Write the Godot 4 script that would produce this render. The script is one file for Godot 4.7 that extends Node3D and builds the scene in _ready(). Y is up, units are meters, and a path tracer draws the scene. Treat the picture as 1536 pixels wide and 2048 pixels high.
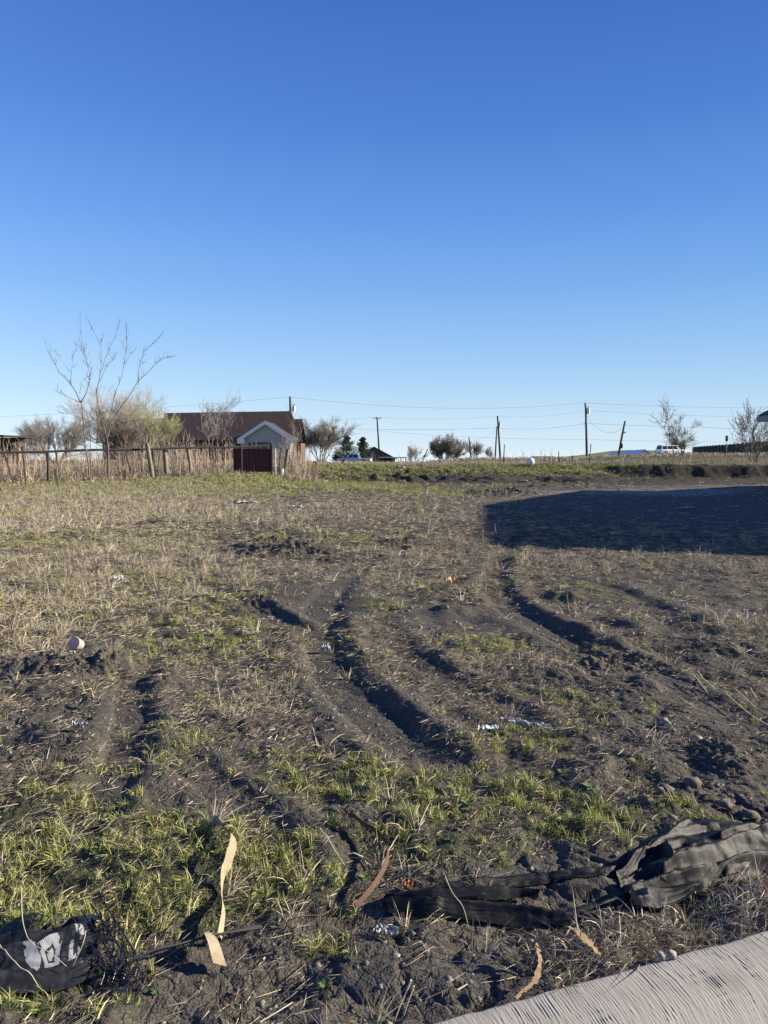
extends Node3D
# A vacant lot at the edge of a small town on a clear late afternoon: rutted clay with dead and new grass,
# torn silt fence and straps by a concrete kerb, a house's long shadow, and fences, trees and houses behind.

const SUN_AZIMUTH := 82.0      # degrees to the right of the view
const SUN_ELEVATION := 22.0
const EXPOSURE := 2.6

var rng := RandomNumberGenerator.new()
var taken := {}
var M := {}

# ---------------------------------------------------------------- mesh helper
class MB:
	var v := PackedVector3Array()
	var n := PackedVector3Array()
	var c := PackedColorArray()
	var uv := PackedVector2Array()
	var i := PackedInt32Array()
	var col := Color.WHITE
	func vert(p: Vector3, nn: Vector3, t := Vector2.ZERO) -> int:
		v.append(p); n.append(nn); c.append(col); uv.append(t)
		return v.size() - 1
	func tri(a: Vector3, b: Vector3, d: Vector3) -> void:
		var nn := (b - a).cross(d - a).normalized()
		var k := vert(a, nn); vert(b, nn); vert(d, nn)
		i.append_array([k, k + 2, k + 1])
	func quad(a: Vector3, b: Vector3, d: Vector3, e: Vector3) -> void:   # counter-clockwise seen from outside
		var nn := (b - a).cross(d - a).normalized()
		if nn.length() < 0.5: nn = (d - a).cross(e - a).normalized()
		var k := vert(a, nn, Vector2(0, 0)); vert(b, nn, Vector2(1, 0)); vert(d, nn, Vector2(1, 1)); vert(e, nn, Vector2(0, 1))
		i.append_array([k, k + 2, k + 1, k, k + 3, k + 2])
	func hexa(b: Array) -> void:     # 8 corners: bottom 0-3 ccw seen from above, top 4-7
		quad(b[3], b[2], b[1], b[0]); quad(b[4], b[5], b[6], b[7])
		for k in 4:
			var k2 := (k + 1) % 4
			quad(b[k], b[k2], b[4 + k2], b[4 + k])
	func box(at: Vector3, size: Vector3, basis := Basis()) -> void:
		var h := size / 2
		var q := []
		for y in [-h.y, h.y]:
			for s in [[-1, 1], [1, 1], [1, -1], [-1, -1]]:
				q.append(at + basis * Vector3(s[0] * h.x, y, s[1] * h.z))
		hexa(q)
	func tube(pts: Array, rad: Array, sides := 5, cap := true) -> void:
		var k0 := v.size()
		var m := pts.size()
		var side := Vector3.ZERO
		for k in m:
			var t: Vector3 = (pts[mini(k + 1, m - 1)] - pts[maxi(k - 1, 0)]).normalized()
			if k == 0:
				side = t.cross(Vector3(0.31, 0.2, 0.93)).normalized()
			else:
				side = (side - t * side.dot(t)).normalized()
			var up := t.cross(side)
			for s in sides:
				var a := TAU * s / sides
				var d := side * cos(a) + up * sin(a)
				vert(pts[k] + d * rad[k], d)
		for k in m - 1:
			for s in sides:
				var s2 := (s + 1) % sides
				var a := k0 + k * sides + s
				var b := k0 + k * sides + s2
				i.append_array([a, a + sides, b, b, a + sides, b + sides])
		if cap:
			for e in [0, m - 1]:
				var o: int = k0 + e * sides
				var t: Vector3 = (pts[1] - pts[0]).normalized() * -1.0 if e == 0 else (pts[m - 1] - pts[m - 2]).normalized()
				var q := vert(pts[e], t)
				for s in sides:
					var p0 := vert(v[o + s], t)
					var p1 := vert(v[o + (s + 1) % sides], t)
					i.append_array([q, p0, p1] if e == 0 else [q, p1, p0])
	func cyl(a: Vector3, b: Vector3, r0: float, r1 := -1.0, sides := 10) -> void:
		tube([a, b], [r0, r0 if r1 < 0 else r1], sides)
	func strip(pts: Array, sides: Array) -> void:      # flat ribbon: centre points and half-width vectors
		var k0 := v.size()
		var m := pts.size()
		for k in m:
			var t: Vector3 = (pts[mini(k + 1, m - 1)] - pts[maxi(k - 1, 0)]).normalized()
			var nn: Vector3 = sides[k].cross(t).normalized()
			vert(pts[k] - sides[k], nn, Vector2(0, float(k) / (m - 1)))
			vert(pts[k] + sides[k], nn, Vector2(1, float(k) / (m - 1)))
		for k in m - 1:
			var a := k0 + 2 * k
			i.append_array([a, a + 1, a + 2, a + 1, a + 3, a + 2])
	func grid(nu: int, nv: int, f: Callable, tile := Vector2.ONE) -> void:     # smooth sheet
		var k0 := v.size()
		for a in nu:
			for b in nv:
				vert(f.call(float(a) / (nu - 1), float(b) / (nv - 1)), Vector3.UP, Vector2(a * tile.x / (nu - 1), b * tile.y / (nv - 1)))
		for a in nu:
			for b in nv:
				var du: Vector3 = v[k0 + mini(a + 1, nu - 1) * nv + b] - v[k0 + maxi(a - 1, 0) * nv + b]
				var dv: Vector3 = v[k0 + a * nv + mini(b + 1, nv - 1)] - v[k0 + a * nv + maxi(b - 1, 0)]
				var nn := du.cross(dv).normalized()
				n[k0 + a * nv + b] = nn if nn.y >= 0 else -nn
		for a in nu - 1:
			for b in nv - 1:
				var p := k0 + a * nv + b
				i.append_array([p, p + nv, p + 1, p + 1, p + nv, p + nv + 1])
	func mesh() -> ArrayMesh:
		for k in range(0, i.size(), 3):            # every face looks the way its corners' normals do
			var p := i[k]; var q := i[k + 1]; var r := i[k + 2]
			if (v[q] - v[p]).cross(v[r] - v[p]).dot(n[p] + n[q] + n[r]) > 0.0:
				i[k + 1] = r; i[k + 2] = q
		var a := []
		a.resize(Mesh.ARRAY_MAX)
		a[Mesh.ARRAY_VERTEX] = v; a[Mesh.ARRAY_NORMAL] = n; a[Mesh.ARRAY_COLOR] = c; a[Mesh.ARRAY_TEX_UV] = uv; a[Mesh.ARRAY_INDEX] = i
		var m := ArrayMesh.new()
		m.add_surface_from_arrays(Mesh.PRIMITIVE_TRIANGLES, a)
		return m

# ---------------------------------------------------------------- nodes
func numbered(called: String) -> String:
	if not taken.has(called):
		taken[called] = 0
		return called
	taken[called] += 1
	return "%s_%03d" % [called, taken[called]]

func thing(called: String, label: String, category: String, at := Vector3.ZERO, group := "") -> Node3D:
	var o := Node3D.new()
	o.name = numbered(called)
	add_child(o)
	o.position = at
	tag(o, label, category, group)
	return o

func tag(o: Node, label: String, category := "", group := "") -> void:
	o.set_meta("label", label)
	if category: o.set_meta("category", category)
	if group: o.set_meta("group", group)

func part(parent: Node, called: String, b: MB, mat: Material) -> MeshInstance3D:
	var o := MeshInstance3D.new()
	o.name = numbered(called) if parent == self else called
	o.mesh = b.mesh()
	o.material_override = mat
	parent.add_child(o, true)
	return o

func solo(called: String, b: MB, mat: Material, label: String, category: String, at := Vector3.ZERO, group := "") -> MeshInstance3D:
	var o := part(self, called, b, mat)
	o.position = at
	tag(o, label, category, group)
	return o

func structure(called: String, b: MB, mat: Material) -> MeshInstance3D:
	var o := part(self, called, b, mat)
	o.set_meta("kind", "structure")
	return o

func lin(r: float, g: float, b: float) -> Color:
	return Color(r, g, b).linear_to_srgb()

func mat(r: float, g: float, b: float, rough := 0.85, metal := 0.0) -> StandardMaterial3D:
	var m := StandardMaterial3D.new()
	m.albedo_color = lin(r, g, b)
	m.roughness = rough
	m.metallic = metal
	return m

func vmat(rough := 0.9) -> StandardMaterial3D:
	var m := mat(1, 1, 1, rough)
	m.vertex_color_use_as_albedo = true
	return m

func noise_of(freq: float, octaves := 3, sd := 1) -> FastNoiseLite:
	var f := FastNoiseLite.new()
	f.noise_type = FastNoiseLite.TYPE_SIMPLEX_SMOOTH
	f.frequency = freq
	f.fractal_type = FastNoiseLite.FRACTAL_FBM if octaves > 1 else FastNoiseLite.FRACTAL_NONE
	f.fractal_octaves = octaves
	f.seed = sd
	return f

func grain(m: StandardMaterial3D, freq: float, low: Color, high: Color, scale: float, sd := 1, stretch := Vector3.ONE) -> StandardMaterial3D:
	var t := NoiseTexture2D.new()
	t.width = 256; t.height = 256; t.seamless = true
	t.noise = noise_of(freq, 4, sd)
	var r := Gradient.new()
	r.set_color(0, low); r.set_color(1, high)
	t.color_ramp = r
	m.albedo_texture = t
	m.uv1_triplanar = true
	m.uv1_scale = stretch * scale
	return m

# ---------------------------------------------------------------- terrain
var na: FastNoiseLite
var nb: FastNoiseLite
var nc: FastNoiseLite
var nd: FastNoiseLite
var crack: FastNoiseLite
var patches := []
const CELL := 0.1
const GX := 700
const GD := 620
var green_map := PackedFloat32Array()
var tan_map := PackedFloat32Array()
var bare_map := PackedFloat32Array()

const EDGE_AT := Vector2(0.157, -1.989)
const EDGE_ALONG := Vector2(0.942, -0.335)
const EDGE_OUT := Vector2(0.335, 0.942)

func fan(a: float) -> float:                       # how fast the far land falls away, by bearing
	const T := [[-0.7, 0.0118], [-0.11, 0.0125], [-0.085, 0.0147], [0.055, 0.0147], [0.075, 0.0115], [0.12, 0.009], [0.25, 0.0082], [0.31, 0.005], [0.41, 0.0026], [0.7, 0.002]]
	if a <= T[0][0]: return T[0][1]
	for k in T.size() - 1:
		if a < T[k + 1][0]:
			return lerpf(T[k][1], T[k + 1][1], (a - T[k][0]) / (T[k + 1][0] - T[k][0]))
	return T[-1][1]

func land(x: float, z: float) -> float:            # the large shape of the ground
	var d := -z
	if d < 12.0:
		var q := (Vector2(x, z) - EDGE_AT).dot(EDGE_OUT)
		return -0.28 * smoothstep(-0.01, 0.07, q)
	var f := fan(x / d)
	var far := 1.6 - d * lerpf(maxf(0.0158, f), f, smoothstep(45.0, 64.0, d))
	var w := smoothstep(-9.0, -1.0, x)
	var cut := smoothstep(12.0, 13.6, x)
	var wave := 0.8 * na.get_noise_2d(x * 0.35, 9.0) + 0.25 * na.get_noise_2d(x * 1.7, 40.0)
	var rise := lerpf(smoothstep(22.0, 46.0, d), 0.26 * smoothstep(39.6, 40.6, d + wave) + 0.74 * smoothstep(40.6, 45.4, d + 0.4 * wave), w)
	rise = lerpf(rise, 0.12 * smoothstep(38.5, 42.0, d) + 0.88 * smoothstep(42.5, 43.4, d + 0.5 * wave), cut)
	return far * rise + 0.18 * smoothstep(11.0, 16.0, x) * smoothstep(38.0, 33.0, d) * smoothstep(12.0, 15.0, d)

func map_at(m: PackedFloat32Array, x: float, z: float) -> float:
	var a := int((x + 35.0) / CELL)
	var b := int(-z / CELL)
	if a < 0 or b < 0 or a >= GX or b >= GD: return 0.0
	return m[b * GX + a]

func spread(m: PackedFloat32Array, list: Array) -> PackedFloat32Array:
	for e in list:
		var cx: float = e[0]; var cz: float = e[1]; var rx: float = e[2]; var rz: float = e[3]; var w: float = e[4]
		var a0 := maxi(0, int((cx - 1.5 * rx + 35.0) / CELL)); var a1 := mini(GX - 1, int((cx + 1.5 * rx + 35.0) / CELL))
		var b0 := maxi(0, int((-cz - 1.5 * rz) / CELL)); var b1 := mini(GD - 1, int((-cz + 1.5 * rz) / CELL))
		for b in range(b0, b1 + 1):
			for a in range(a0, a1 + 1):
				var x := (a + 0.5) * CELL - 35.0
				var z := -(b + 0.5) * CELL
				var r := Vector2((x - cx) / rx, (z - cz) / rz).length() + 0.35 * nb.get_noise_2d(x, z)
				if r < 1.3:
					m[b * GX + a] += w * smoothstep(1.3, 0.6, r)
	return m

class Patch:
	var x0: float; var d0: float; var step: float; var nx: int; var nd: int
	var h := PackedFloat32Array()
	func at(x: float, z: float) -> float:
		var a := clampf((x - x0) / step, 0, nx - 1.001)
		var b := clampf((-z - d0) / step, 0, nd - 1.001)
		var ia := int(a); var ib := int(b)
		var k := ib * nx + ia
		var fa := a - ia
		return lerpf(lerpf(h[k], h[k + 1], fa), lerpf(h[k + nx], h[k + nx + 1], fa), b - ib)
	func holds(x: float, z: float) -> bool:
		return x >= x0 and x <= x0 + step * (nx - 1) and -z >= d0 and -z <= d0 + step * (nd - 1)

func ground(x: float, z: float) -> float:
	for p in patches:
		if p.holds(x, z):
			return p.at(x, z)
	return land(x, z)

func on(p: Vector2, up := 0.0) -> Vector3:
	return Vector3(p.x, ground(p.x, p.y) + up, p.y)

func stand(p: Vector3, up := 0.0) -> Vector3:
	return Vector3(p.x, ground(p.x, p.z) + up, p.z)

func put_rut(p: Patch, pts: Array, w: float, depth: float, left: float, right: float, rw: float) -> void:
	var lo: Vector2 = pts[0]; var hi: Vector2 = pts[0]
	for q in pts:
		lo = lo.min(q); hi = hi.max(q)
	var reach := w + 2.6 * rw
	for b in range(maxi(0, int((-hi.y - reach - p.d0) / p.step)), mini(p.nd, int((-lo.y + reach - p.d0) / p.step) + 2)):
		for a in range(maxi(0, int((lo.x - reach - p.x0) / p.step)), mini(p.nx, int((hi.x + reach - p.x0) / p.step) + 2)):
			var q := Vector2(p.x0 + a * p.step, -(p.d0 + b * p.step))
			var best := 1e9; var sign := 1.0; var along := 0.0
			for k in pts.size() - 1:
				var s: Vector2 = pts[k]; var e: Vector2 = pts[k + 1]
				var t := clampf((q - s).dot(e - s) / (e - s).length_squared(), 0, 1)
				var gap := q.distance_to(s.lerp(e, t))
				if gap < best:
					best = gap
					sign = 1.0 if (e - s).cross(q - s) < 0 else -1.0
					along = (k + t) / (pts.size() - 1)
			if best > reach: continue
			var fade := smoothstep(0.0, 0.14, along) * smoothstep(1.0, 0.8, along)
			var wob := 1.0 + 0.3 * nb.get_noise_2d(q.x * 0.9, q.y * 0.9) + 0.15 * nc.get_noise_2d(q.x * 0.6, q.y * 0.6)
			var gap2 := best + 0.012 * nc.get_noise_2d(q.x * 0.8, q.y * 0.8 + 7.0)
			var r := right if sign > 0 else left
			var y := -depth * (1.0 - smoothstep(0.62 * w, w, gap2))
			y += r * wob * exp(-pow((gap2 - w - rw * 0.55) / rw, 2.0) * (2.2 if gap2 < w + rw * 0.55 else 1.0))
			var k := b * p.nx + a
			p.h[k] = lerpf(p.h[k], land(q.x, q.y) + 0.12 * (p.h[k] - land(q.x, q.y)), fade * maxf(0.85 * (1.0 - smoothstep(0.6 * w, 1.15 * w, gap2)), 0.6 * (1.0 - smoothstep(w, w + 2.2 * rw, gap2)))) + y * fade

func put_mound(p: Patch, e: Array, height: float) -> void:
	var cx: float = e[0]; var cz: float = e[1]; var rx: float = e[2]; var rz: float = e[3]
	for b in range(maxi(0, int((-cz - 2.0 * rz - p.d0) / p.step)), mini(p.nd, int((-cz + 2.0 * rz - p.d0) / p.step) + 2)):
		for a in range(maxi(0, int((cx - 2.0 * rx - p.x0) / p.step)), mini(p.nx, int((cx + 2.0 * rx - p.x0) / p.step) + 2)):
			var x := p.x0 + a * p.step; var z := -(p.d0 + b * p.step)
			var r := Vector2((x - cx) / rx, (z - cz) / rz).length() + 0.35 * nb.get_noise_2d(x * 3.0, z * 3.0) + 0.25 * nc.get_noise_2d(x, z)
			if r < 1.6:
				p.h[b * p.nx + a] += height * smoothstep(1.5, 0.25, r)

func make_patch(x0: float, x1: float, d0: float, d1: float, step: float, fine: int, ruts: Array, mounds: Array, clods: Array) -> Patch:
	var p := Patch.new()
	p.x0 = x0; p.d0 = d0; p.step = step
	p.nx = int(round((x1 - x0) / step)) + 1
	p.nd = int(round((d1 - d0) / step)) + 1
	p.h.resize(p.nx * p.nd)
	var inner: Patch = patches[-1] if patches else null
	for b in p.nd:
		var z := -(d0 + b * step)
		for a in p.nx:
			var x := x0 + a * step
			if inner and x > inner.x0 + 3 * step and x < inner.x0 + inner.step * (inner.nx - 1) - 3 * step and -z < inner.d0 + inner.step * (inner.nd - 1) - 3 * step:
				continue
			var bare := clampf(map_at(bare_map, x, z), 0, 1)
			var y := land(x, z)
			var rough := 1.0 - 0.75 * smoothstep(9.0, 13.0, -z) * smoothstep(1.0, 6.0, x) * smoothstep(38.0, 34.0, -z)
			y += rough * (0.045 * na.get_noise_2d(x, z) + (0.026 + 0.014 * (1.0 - bare)) * nb.get_noise_2d(x * 1.7, z * 1.7))
			if fine >= 1:
				y += 0.011 * (1.3 - 0.7 * bare) * nc.get_noise_2d(x, z)
			if fine >= 2:
				y += 0.0045 * nd.get_noise_2d(x, z)
				var ck := crack.get_noise_2d(x, z)
				y -= 0.016 * (1.0 - smoothstep(-1.0, -0.86, ck)) * clampf(bare * 1.3, 0, 1)
			p.h[b * p.nx + a] = y
	for r in ruts: put_rut(p, r[0], r[1], r[2], r[3], r[4], r[5])
	for m in mounds: put_mound(p, m, m[4])
	for e in clods:
		var cx: float = e[0]; var cz: float = e[1]; var rx: float = e[2]; var rz: float = e[3]
		for b in range(maxi(0, int((-cz - 1.3 * rz - d0) / step)), mini(p.nd, int((-cz + 1.3 * rz - d0) / step) + 2)):
			for a in range(maxi(0, int((cx - 1.3 * rx - x0) / step)), mini(p.nx, int((cx + 1.3 * rx - x0) / step) + 2)):
				var x := x0 + a * step; var z := -(d0 + b * step)
				var r := Vector2((x - cx) / rx, (z - cz) / rz).length()
				if r < 1.3:
					var lump := absf(nb.get_noise_2d(x * 4.0 + 50.0, z * 4.0)) + 0.7 * absf(nb.get_noise_2d(x * 9.0, z * 9.0))
					p.h[b * p.nx + a] += e[4] * smoothstep(1.3, 0.5, r) * lump
	return p

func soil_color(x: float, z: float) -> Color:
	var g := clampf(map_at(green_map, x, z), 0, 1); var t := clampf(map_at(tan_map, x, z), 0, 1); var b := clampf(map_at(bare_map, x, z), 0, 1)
	var k := 0.5 + 0.5 * nb.get_noise_2d(x * 1.3 + 20.0, z * 1.3)
	var f := 0.5 + 0.5 * nc.get_noise_2d(x * 0.7, z * 0.7 + 40.0)
	var soil := Color(0.098, 0.090, 0.079).lerp(Color(0.175, 0.161, 0.140), clampf(0.55 * k + 0.55 * f - 0.05, 0, 1))
	var thatch := Color(0.165, 0.143, 0.106).lerp(Color(0.270, 0.236, 0.170), f)
	var out := soil.lerp(thatch, clampf((0.35 + 0.6 * t) * (1.0 - b) * (0.45 + f), 0, 0.8))
	out = out.lerp(Color(0.085, 0.105, 0.034), clampf(0.62 * g * (1.0 - 0.7 * b), 0, 0.7))
	var d := -z
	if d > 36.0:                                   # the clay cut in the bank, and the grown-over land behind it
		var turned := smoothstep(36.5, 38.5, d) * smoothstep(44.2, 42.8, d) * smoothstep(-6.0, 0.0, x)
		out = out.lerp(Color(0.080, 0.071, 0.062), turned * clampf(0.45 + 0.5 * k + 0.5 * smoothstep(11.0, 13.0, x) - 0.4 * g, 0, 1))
		var meadow := smoothstep(44.0, 45.5, d)
		out = out.lerp(Color(0.205, 0.170, 0.095).lerp(Color(0.13, 0.15, 0.05), k), meadow)
	var shade_lift := smoothstep(1.25, 0.7, Vector2((x - 13.0) / 11.0, (z + 23.0) / 11.0).length() + 0.3 * nb.get_noise_2d(x * 0.4, z * 0.4))
	out = out.lerp(Color(0.205, 0.183, 0.155).lerp(Color(0.265, 0.240, 0.205), f), 0.85 * shade_lift)      # graded clay, its colour painted paler to lift the house shadow
	# pale crushed stone spilt on the graded earth beside the house
	var spill := Vector2((x - 11.0) / 4.0, (z + 30.0) / 2.2).length() + 0.7 * nb.get_noise_2d(x * 0.5, z * 1.5) + 0.2 * f
	out = out.lerp(Color(0.50, 0.47, 0.42), 0.85 * smoothstep(1.15, 0.75, spill))
	return out

func lay_patch(p: Patch, inner: Patch, called: String) -> void:
	var v := PackedVector3Array(); var n := PackedVector3Array(); var c := PackedColorArray(); var uv := PackedVector2Array(); var ix := PackedInt32Array()
	var at := PackedInt32Array()
	at.resize(p.nx * p.nd)
	at.fill(-1)
	var hx0 := 1e9; var hx1 := -1e9; var hd1 := -1e9
	if inner:
		hx0 = inner.x0 + 0.5 * p.step; hx1 = inner.x0 + inner.step * (inner.nx - 1) - 0.5 * p.step; hd1 = inner.d0 + inner.step * (inner.nd - 1) - 0.5 * p.step
	for b in p.nd:
		var d := p.d0 + b * p.step
		for a in p.nx:
			var x := p.x0 + a * p.step
			if inner and x > hx0 + 1.6 * p.step and x < hx1 - 1.6 * p.step and d < hd1 - 1.6 * p.step: continue
			var k := b * p.nx + a
			at[k] = v.size()
			var l := p.h[k - 1] if a > 0 else p.h[k]
			var r := p.h[k + 1] if a < p.nx - 1 else p.h[k]
			var f := p.h[k - p.nx] if b > 0 else p.h[k]
			var g := p.h[k + p.nx] if b < p.nd - 1 else p.h[k]
			var nn := Vector3(l - r, 2.0 * p.step, -(f - g)).normalized()
			var y := p.h[k]
			if inner and x > hx0 and x < hx1 and d < hd1: y -= 0.05          # tucked under the finer patch
			v.append(Vector3(x, y, -d)); n.append(nn)
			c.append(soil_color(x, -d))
			uv.append(Vector2(x, d) / 1.7)
	for b in p.nd - 1:
		for a in p.nx - 1:
			var k := b * p.nx + a
			var q0 := at[k]; var q1 := at[k + 1]; var q2 := at[k + p.nx]; var q3 := at[k + p.nx + 1]
			if q0 < 0 or q1 < 0 or q2 < 0 or q3 < 0: continue
			ix.append_array([q0, q2, q1, q1, q2, q3])
	var arr := []
	arr.resize(Mesh.ARRAY_MAX)
	arr[Mesh.ARRAY_VERTEX] = v; arr[Mesh.ARRAY_NORMAL] = n; arr[Mesh.ARRAY_COLOR] = c; arr[Mesh.ARRAY_TEX_UV] = uv; arr[Mesh.ARRAY_INDEX] = ix
	var m := ArrayMesh.new()
	m.add_surface_from_arrays(Mesh.PRIMITIVE_TRIANGLES, arr)
	var o := MeshInstance3D.new()
	o.name = numbered(called)
	o.mesh = m
	o.material_override = M.soil
	add_child(o)
	o.set_meta("kind", "structure")

func soil_material() -> StandardMaterial3D:
	var n := 1024
	var f1 := noise_of(0.035, 5, 11)
	var cell := FastNoiseLite.new()
	cell.noise_type = FastNoiseLite.TYPE_CELLULAR
	cell.cellular_return_type = FastNoiseLite.RETURN_DISTANCE2_SUB
	cell.cellular_jitter = 1.0
	cell.frequency = 0.021
	cell.fractal_type = FastNoiseLite.FRACTAL_NONE
	cell.domain_warp_enabled = true
	cell.domain_warp_amplitude = 14.0
	cell.domain_warp_frequency = 0.03
	cell.seed = 4
	var a := f1.get_seamless_image(n, n).get_data()
	var b := cell.get_seamless_image(n, n).get_data()
	var g := noise_of(0.16, 3, 5).get_seamless_image(n, n).get_data()
	var hm := PackedByteArray(); hm.resize(n * n)
	var al := PackedByteArray(); al.resize(n * n)
	for k in n * n:
		var h := 40.0 + a[k] * 0.42 + g[k] * 0.34
		if b[k] < 26: h -= (26 - b[k]) * 4.0
		hm[k] = int(clampf(h, 0, 255))
		al[k] = int(clampf(150.0 + a[k] * 0.22 + (g[k] - 128) * 0.42, 60, 255))
	var m := StandardMaterial3D.new()
	m.vertex_color_use_as_albedo = true
	m.roughness = 0.97
	m.metallic_specular = 0.25
	m.albedo_texture = ImageTexture.create_from_image(Image.create_from_data(n, n, false, Image.FORMAT_L8, al))
	m.heightmap_enabled = true
	m.heightmap_texture = ImageTexture.create_from_image(Image.create_from_data(n, n, false, Image.FORMAT_L8, hm))
	m.heightmap_scale = 0.9
	return m

func sky_panorama() -> ImageTexture:
	var w := 768
	var h := 384
	const STOPS := [[-90.0, 0.71, 0.85, 0.94], [0.0, 0.71, 0.85, 0.94], [2.5, 0.57, 0.77, 0.94], [5.0, 0.425, 0.67, 0.93], [8.0, 0.31, 0.56, 0.915], [12.0, 0.205, 0.435, 0.865], [17.0, 0.132, 0.32, 0.78], [23.0, 0.081, 0.222, 0.65], [30.0, 0.054, 0.158, 0.535], [50.0, 0.036, 0.11, 0.43], [90.0, 0.03, 0.09, 0.38]]
	var im := Image.create_empty(w, h, false, Image.FORMAT_RGBF)
	var sun := -sun_direction()
	for b in h:
		var el := 90.0 - (b + 0.5) / h * 180.0
		var k := 0
		while k < STOPS.size() - 2 and el > STOPS[k + 1][0]: k += 1
		var t: float = clampf((el - STOPS[k][0]) / (STOPS[k + 1][0] - STOPS[k][0]), 0, 1)
		var base := Vector3(STOPS[k][1], STOPS[k][2], STOPS[k][3]).lerp(Vector3(STOPS[k + 1][1], STOPS[k + 1][2], STOPS[k + 1][3]), t)
		var e := deg_to_rad(el)
		for a in w:
			# Godot's panorama: u = 0.5 looks towards -z, and u grows to the right
			var az := ((a + 0.5) / w - 0.5) * TAU
			var dir := Vector3(sin(az) * cos(e), sin(e), -cos(az) * cos(e))
			var ang := rad_to_deg(acos(clampf(dir.dot(sun), -1, 1)))
			var near := exp(-pow(ang / 55.0, 2.0))
			var c := base * (0.98 + 0.55 * near) + Vector3(0.46, 0.40, 0.26) * near * exp(-maxf(el, 0.0) / 11.0)
			im.set_pixel(a, b, Color(c.x, c.y, c.z))
	return ImageTexture.create_from_image(im)

func sun_direction() -> Vector3:        # the way the light travels
	var a := deg_to_rad(SUN_AZIMUTH); var e := deg_to_rad(SUN_ELEVATION)
	return -Vector3(sin(a) * cos(e), sin(e), -cos(a) * cos(e))

func _ready() -> void:
	rng.seed = 7
	var cam := Camera3D.new()
	cam.name = "camera"
	cam.fov = rad_to_deg(2.0 * atan(1024.0 / 1500.0))
	cam.far = 9000.0
	cam.near = 0.1
	add_child(cam)
	cam.position = Vector3(0, 1.6, 0)
	cam.rotation_degrees = Vector3(-4.5, 0, 0)
	cam.current = true
	var env := Environment.new()
	env.background_mode = Environment.BG_SKY
	env.sky = Sky.new()
	var pano := PanoramaSkyMaterial.new()
	pano.panorama = sky_panorama()
	env.sky.sky_material = pano
	env.background_energy_multiplier = 1.0 / EXPOSURE
	env.tonemap_mode = Environment.TONE_MAPPER_LINEAR
	env.tonemap_exposure = EXPOSURE
	env.sdfgi_enabled = true; env.ssao_enabled = true; env.ssil_enabled = true
	var we := WorldEnvironment.new()
	we.environment = env
	add_child(we)
	var sun := DirectionalLight3D.new()
	sun.name = "sun"
	sun.light_energy = 1.6
	sun.light_color = Color(1.0, 0.95, 0.865)
	sun.light_angular_distance = 0.55
	sun.shadow_enabled = true
	add_child(sun)
	sun.look_at_from_position(Vector3.ZERO, sun_direction())
	print("light ", Time.get_ticks_msec())
	terrain()
	print("terrain ", Time.get_ticks_msec())
	kerb()
	make_materials()
	buildings()
	far_things()
	fences()
	trees()
	litter()
	fabrics()
	stalks()
	print("objects ", Time.get_ticks_msec())
	plants()
	print("plants ", Time.get_ticks_msec())

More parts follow.
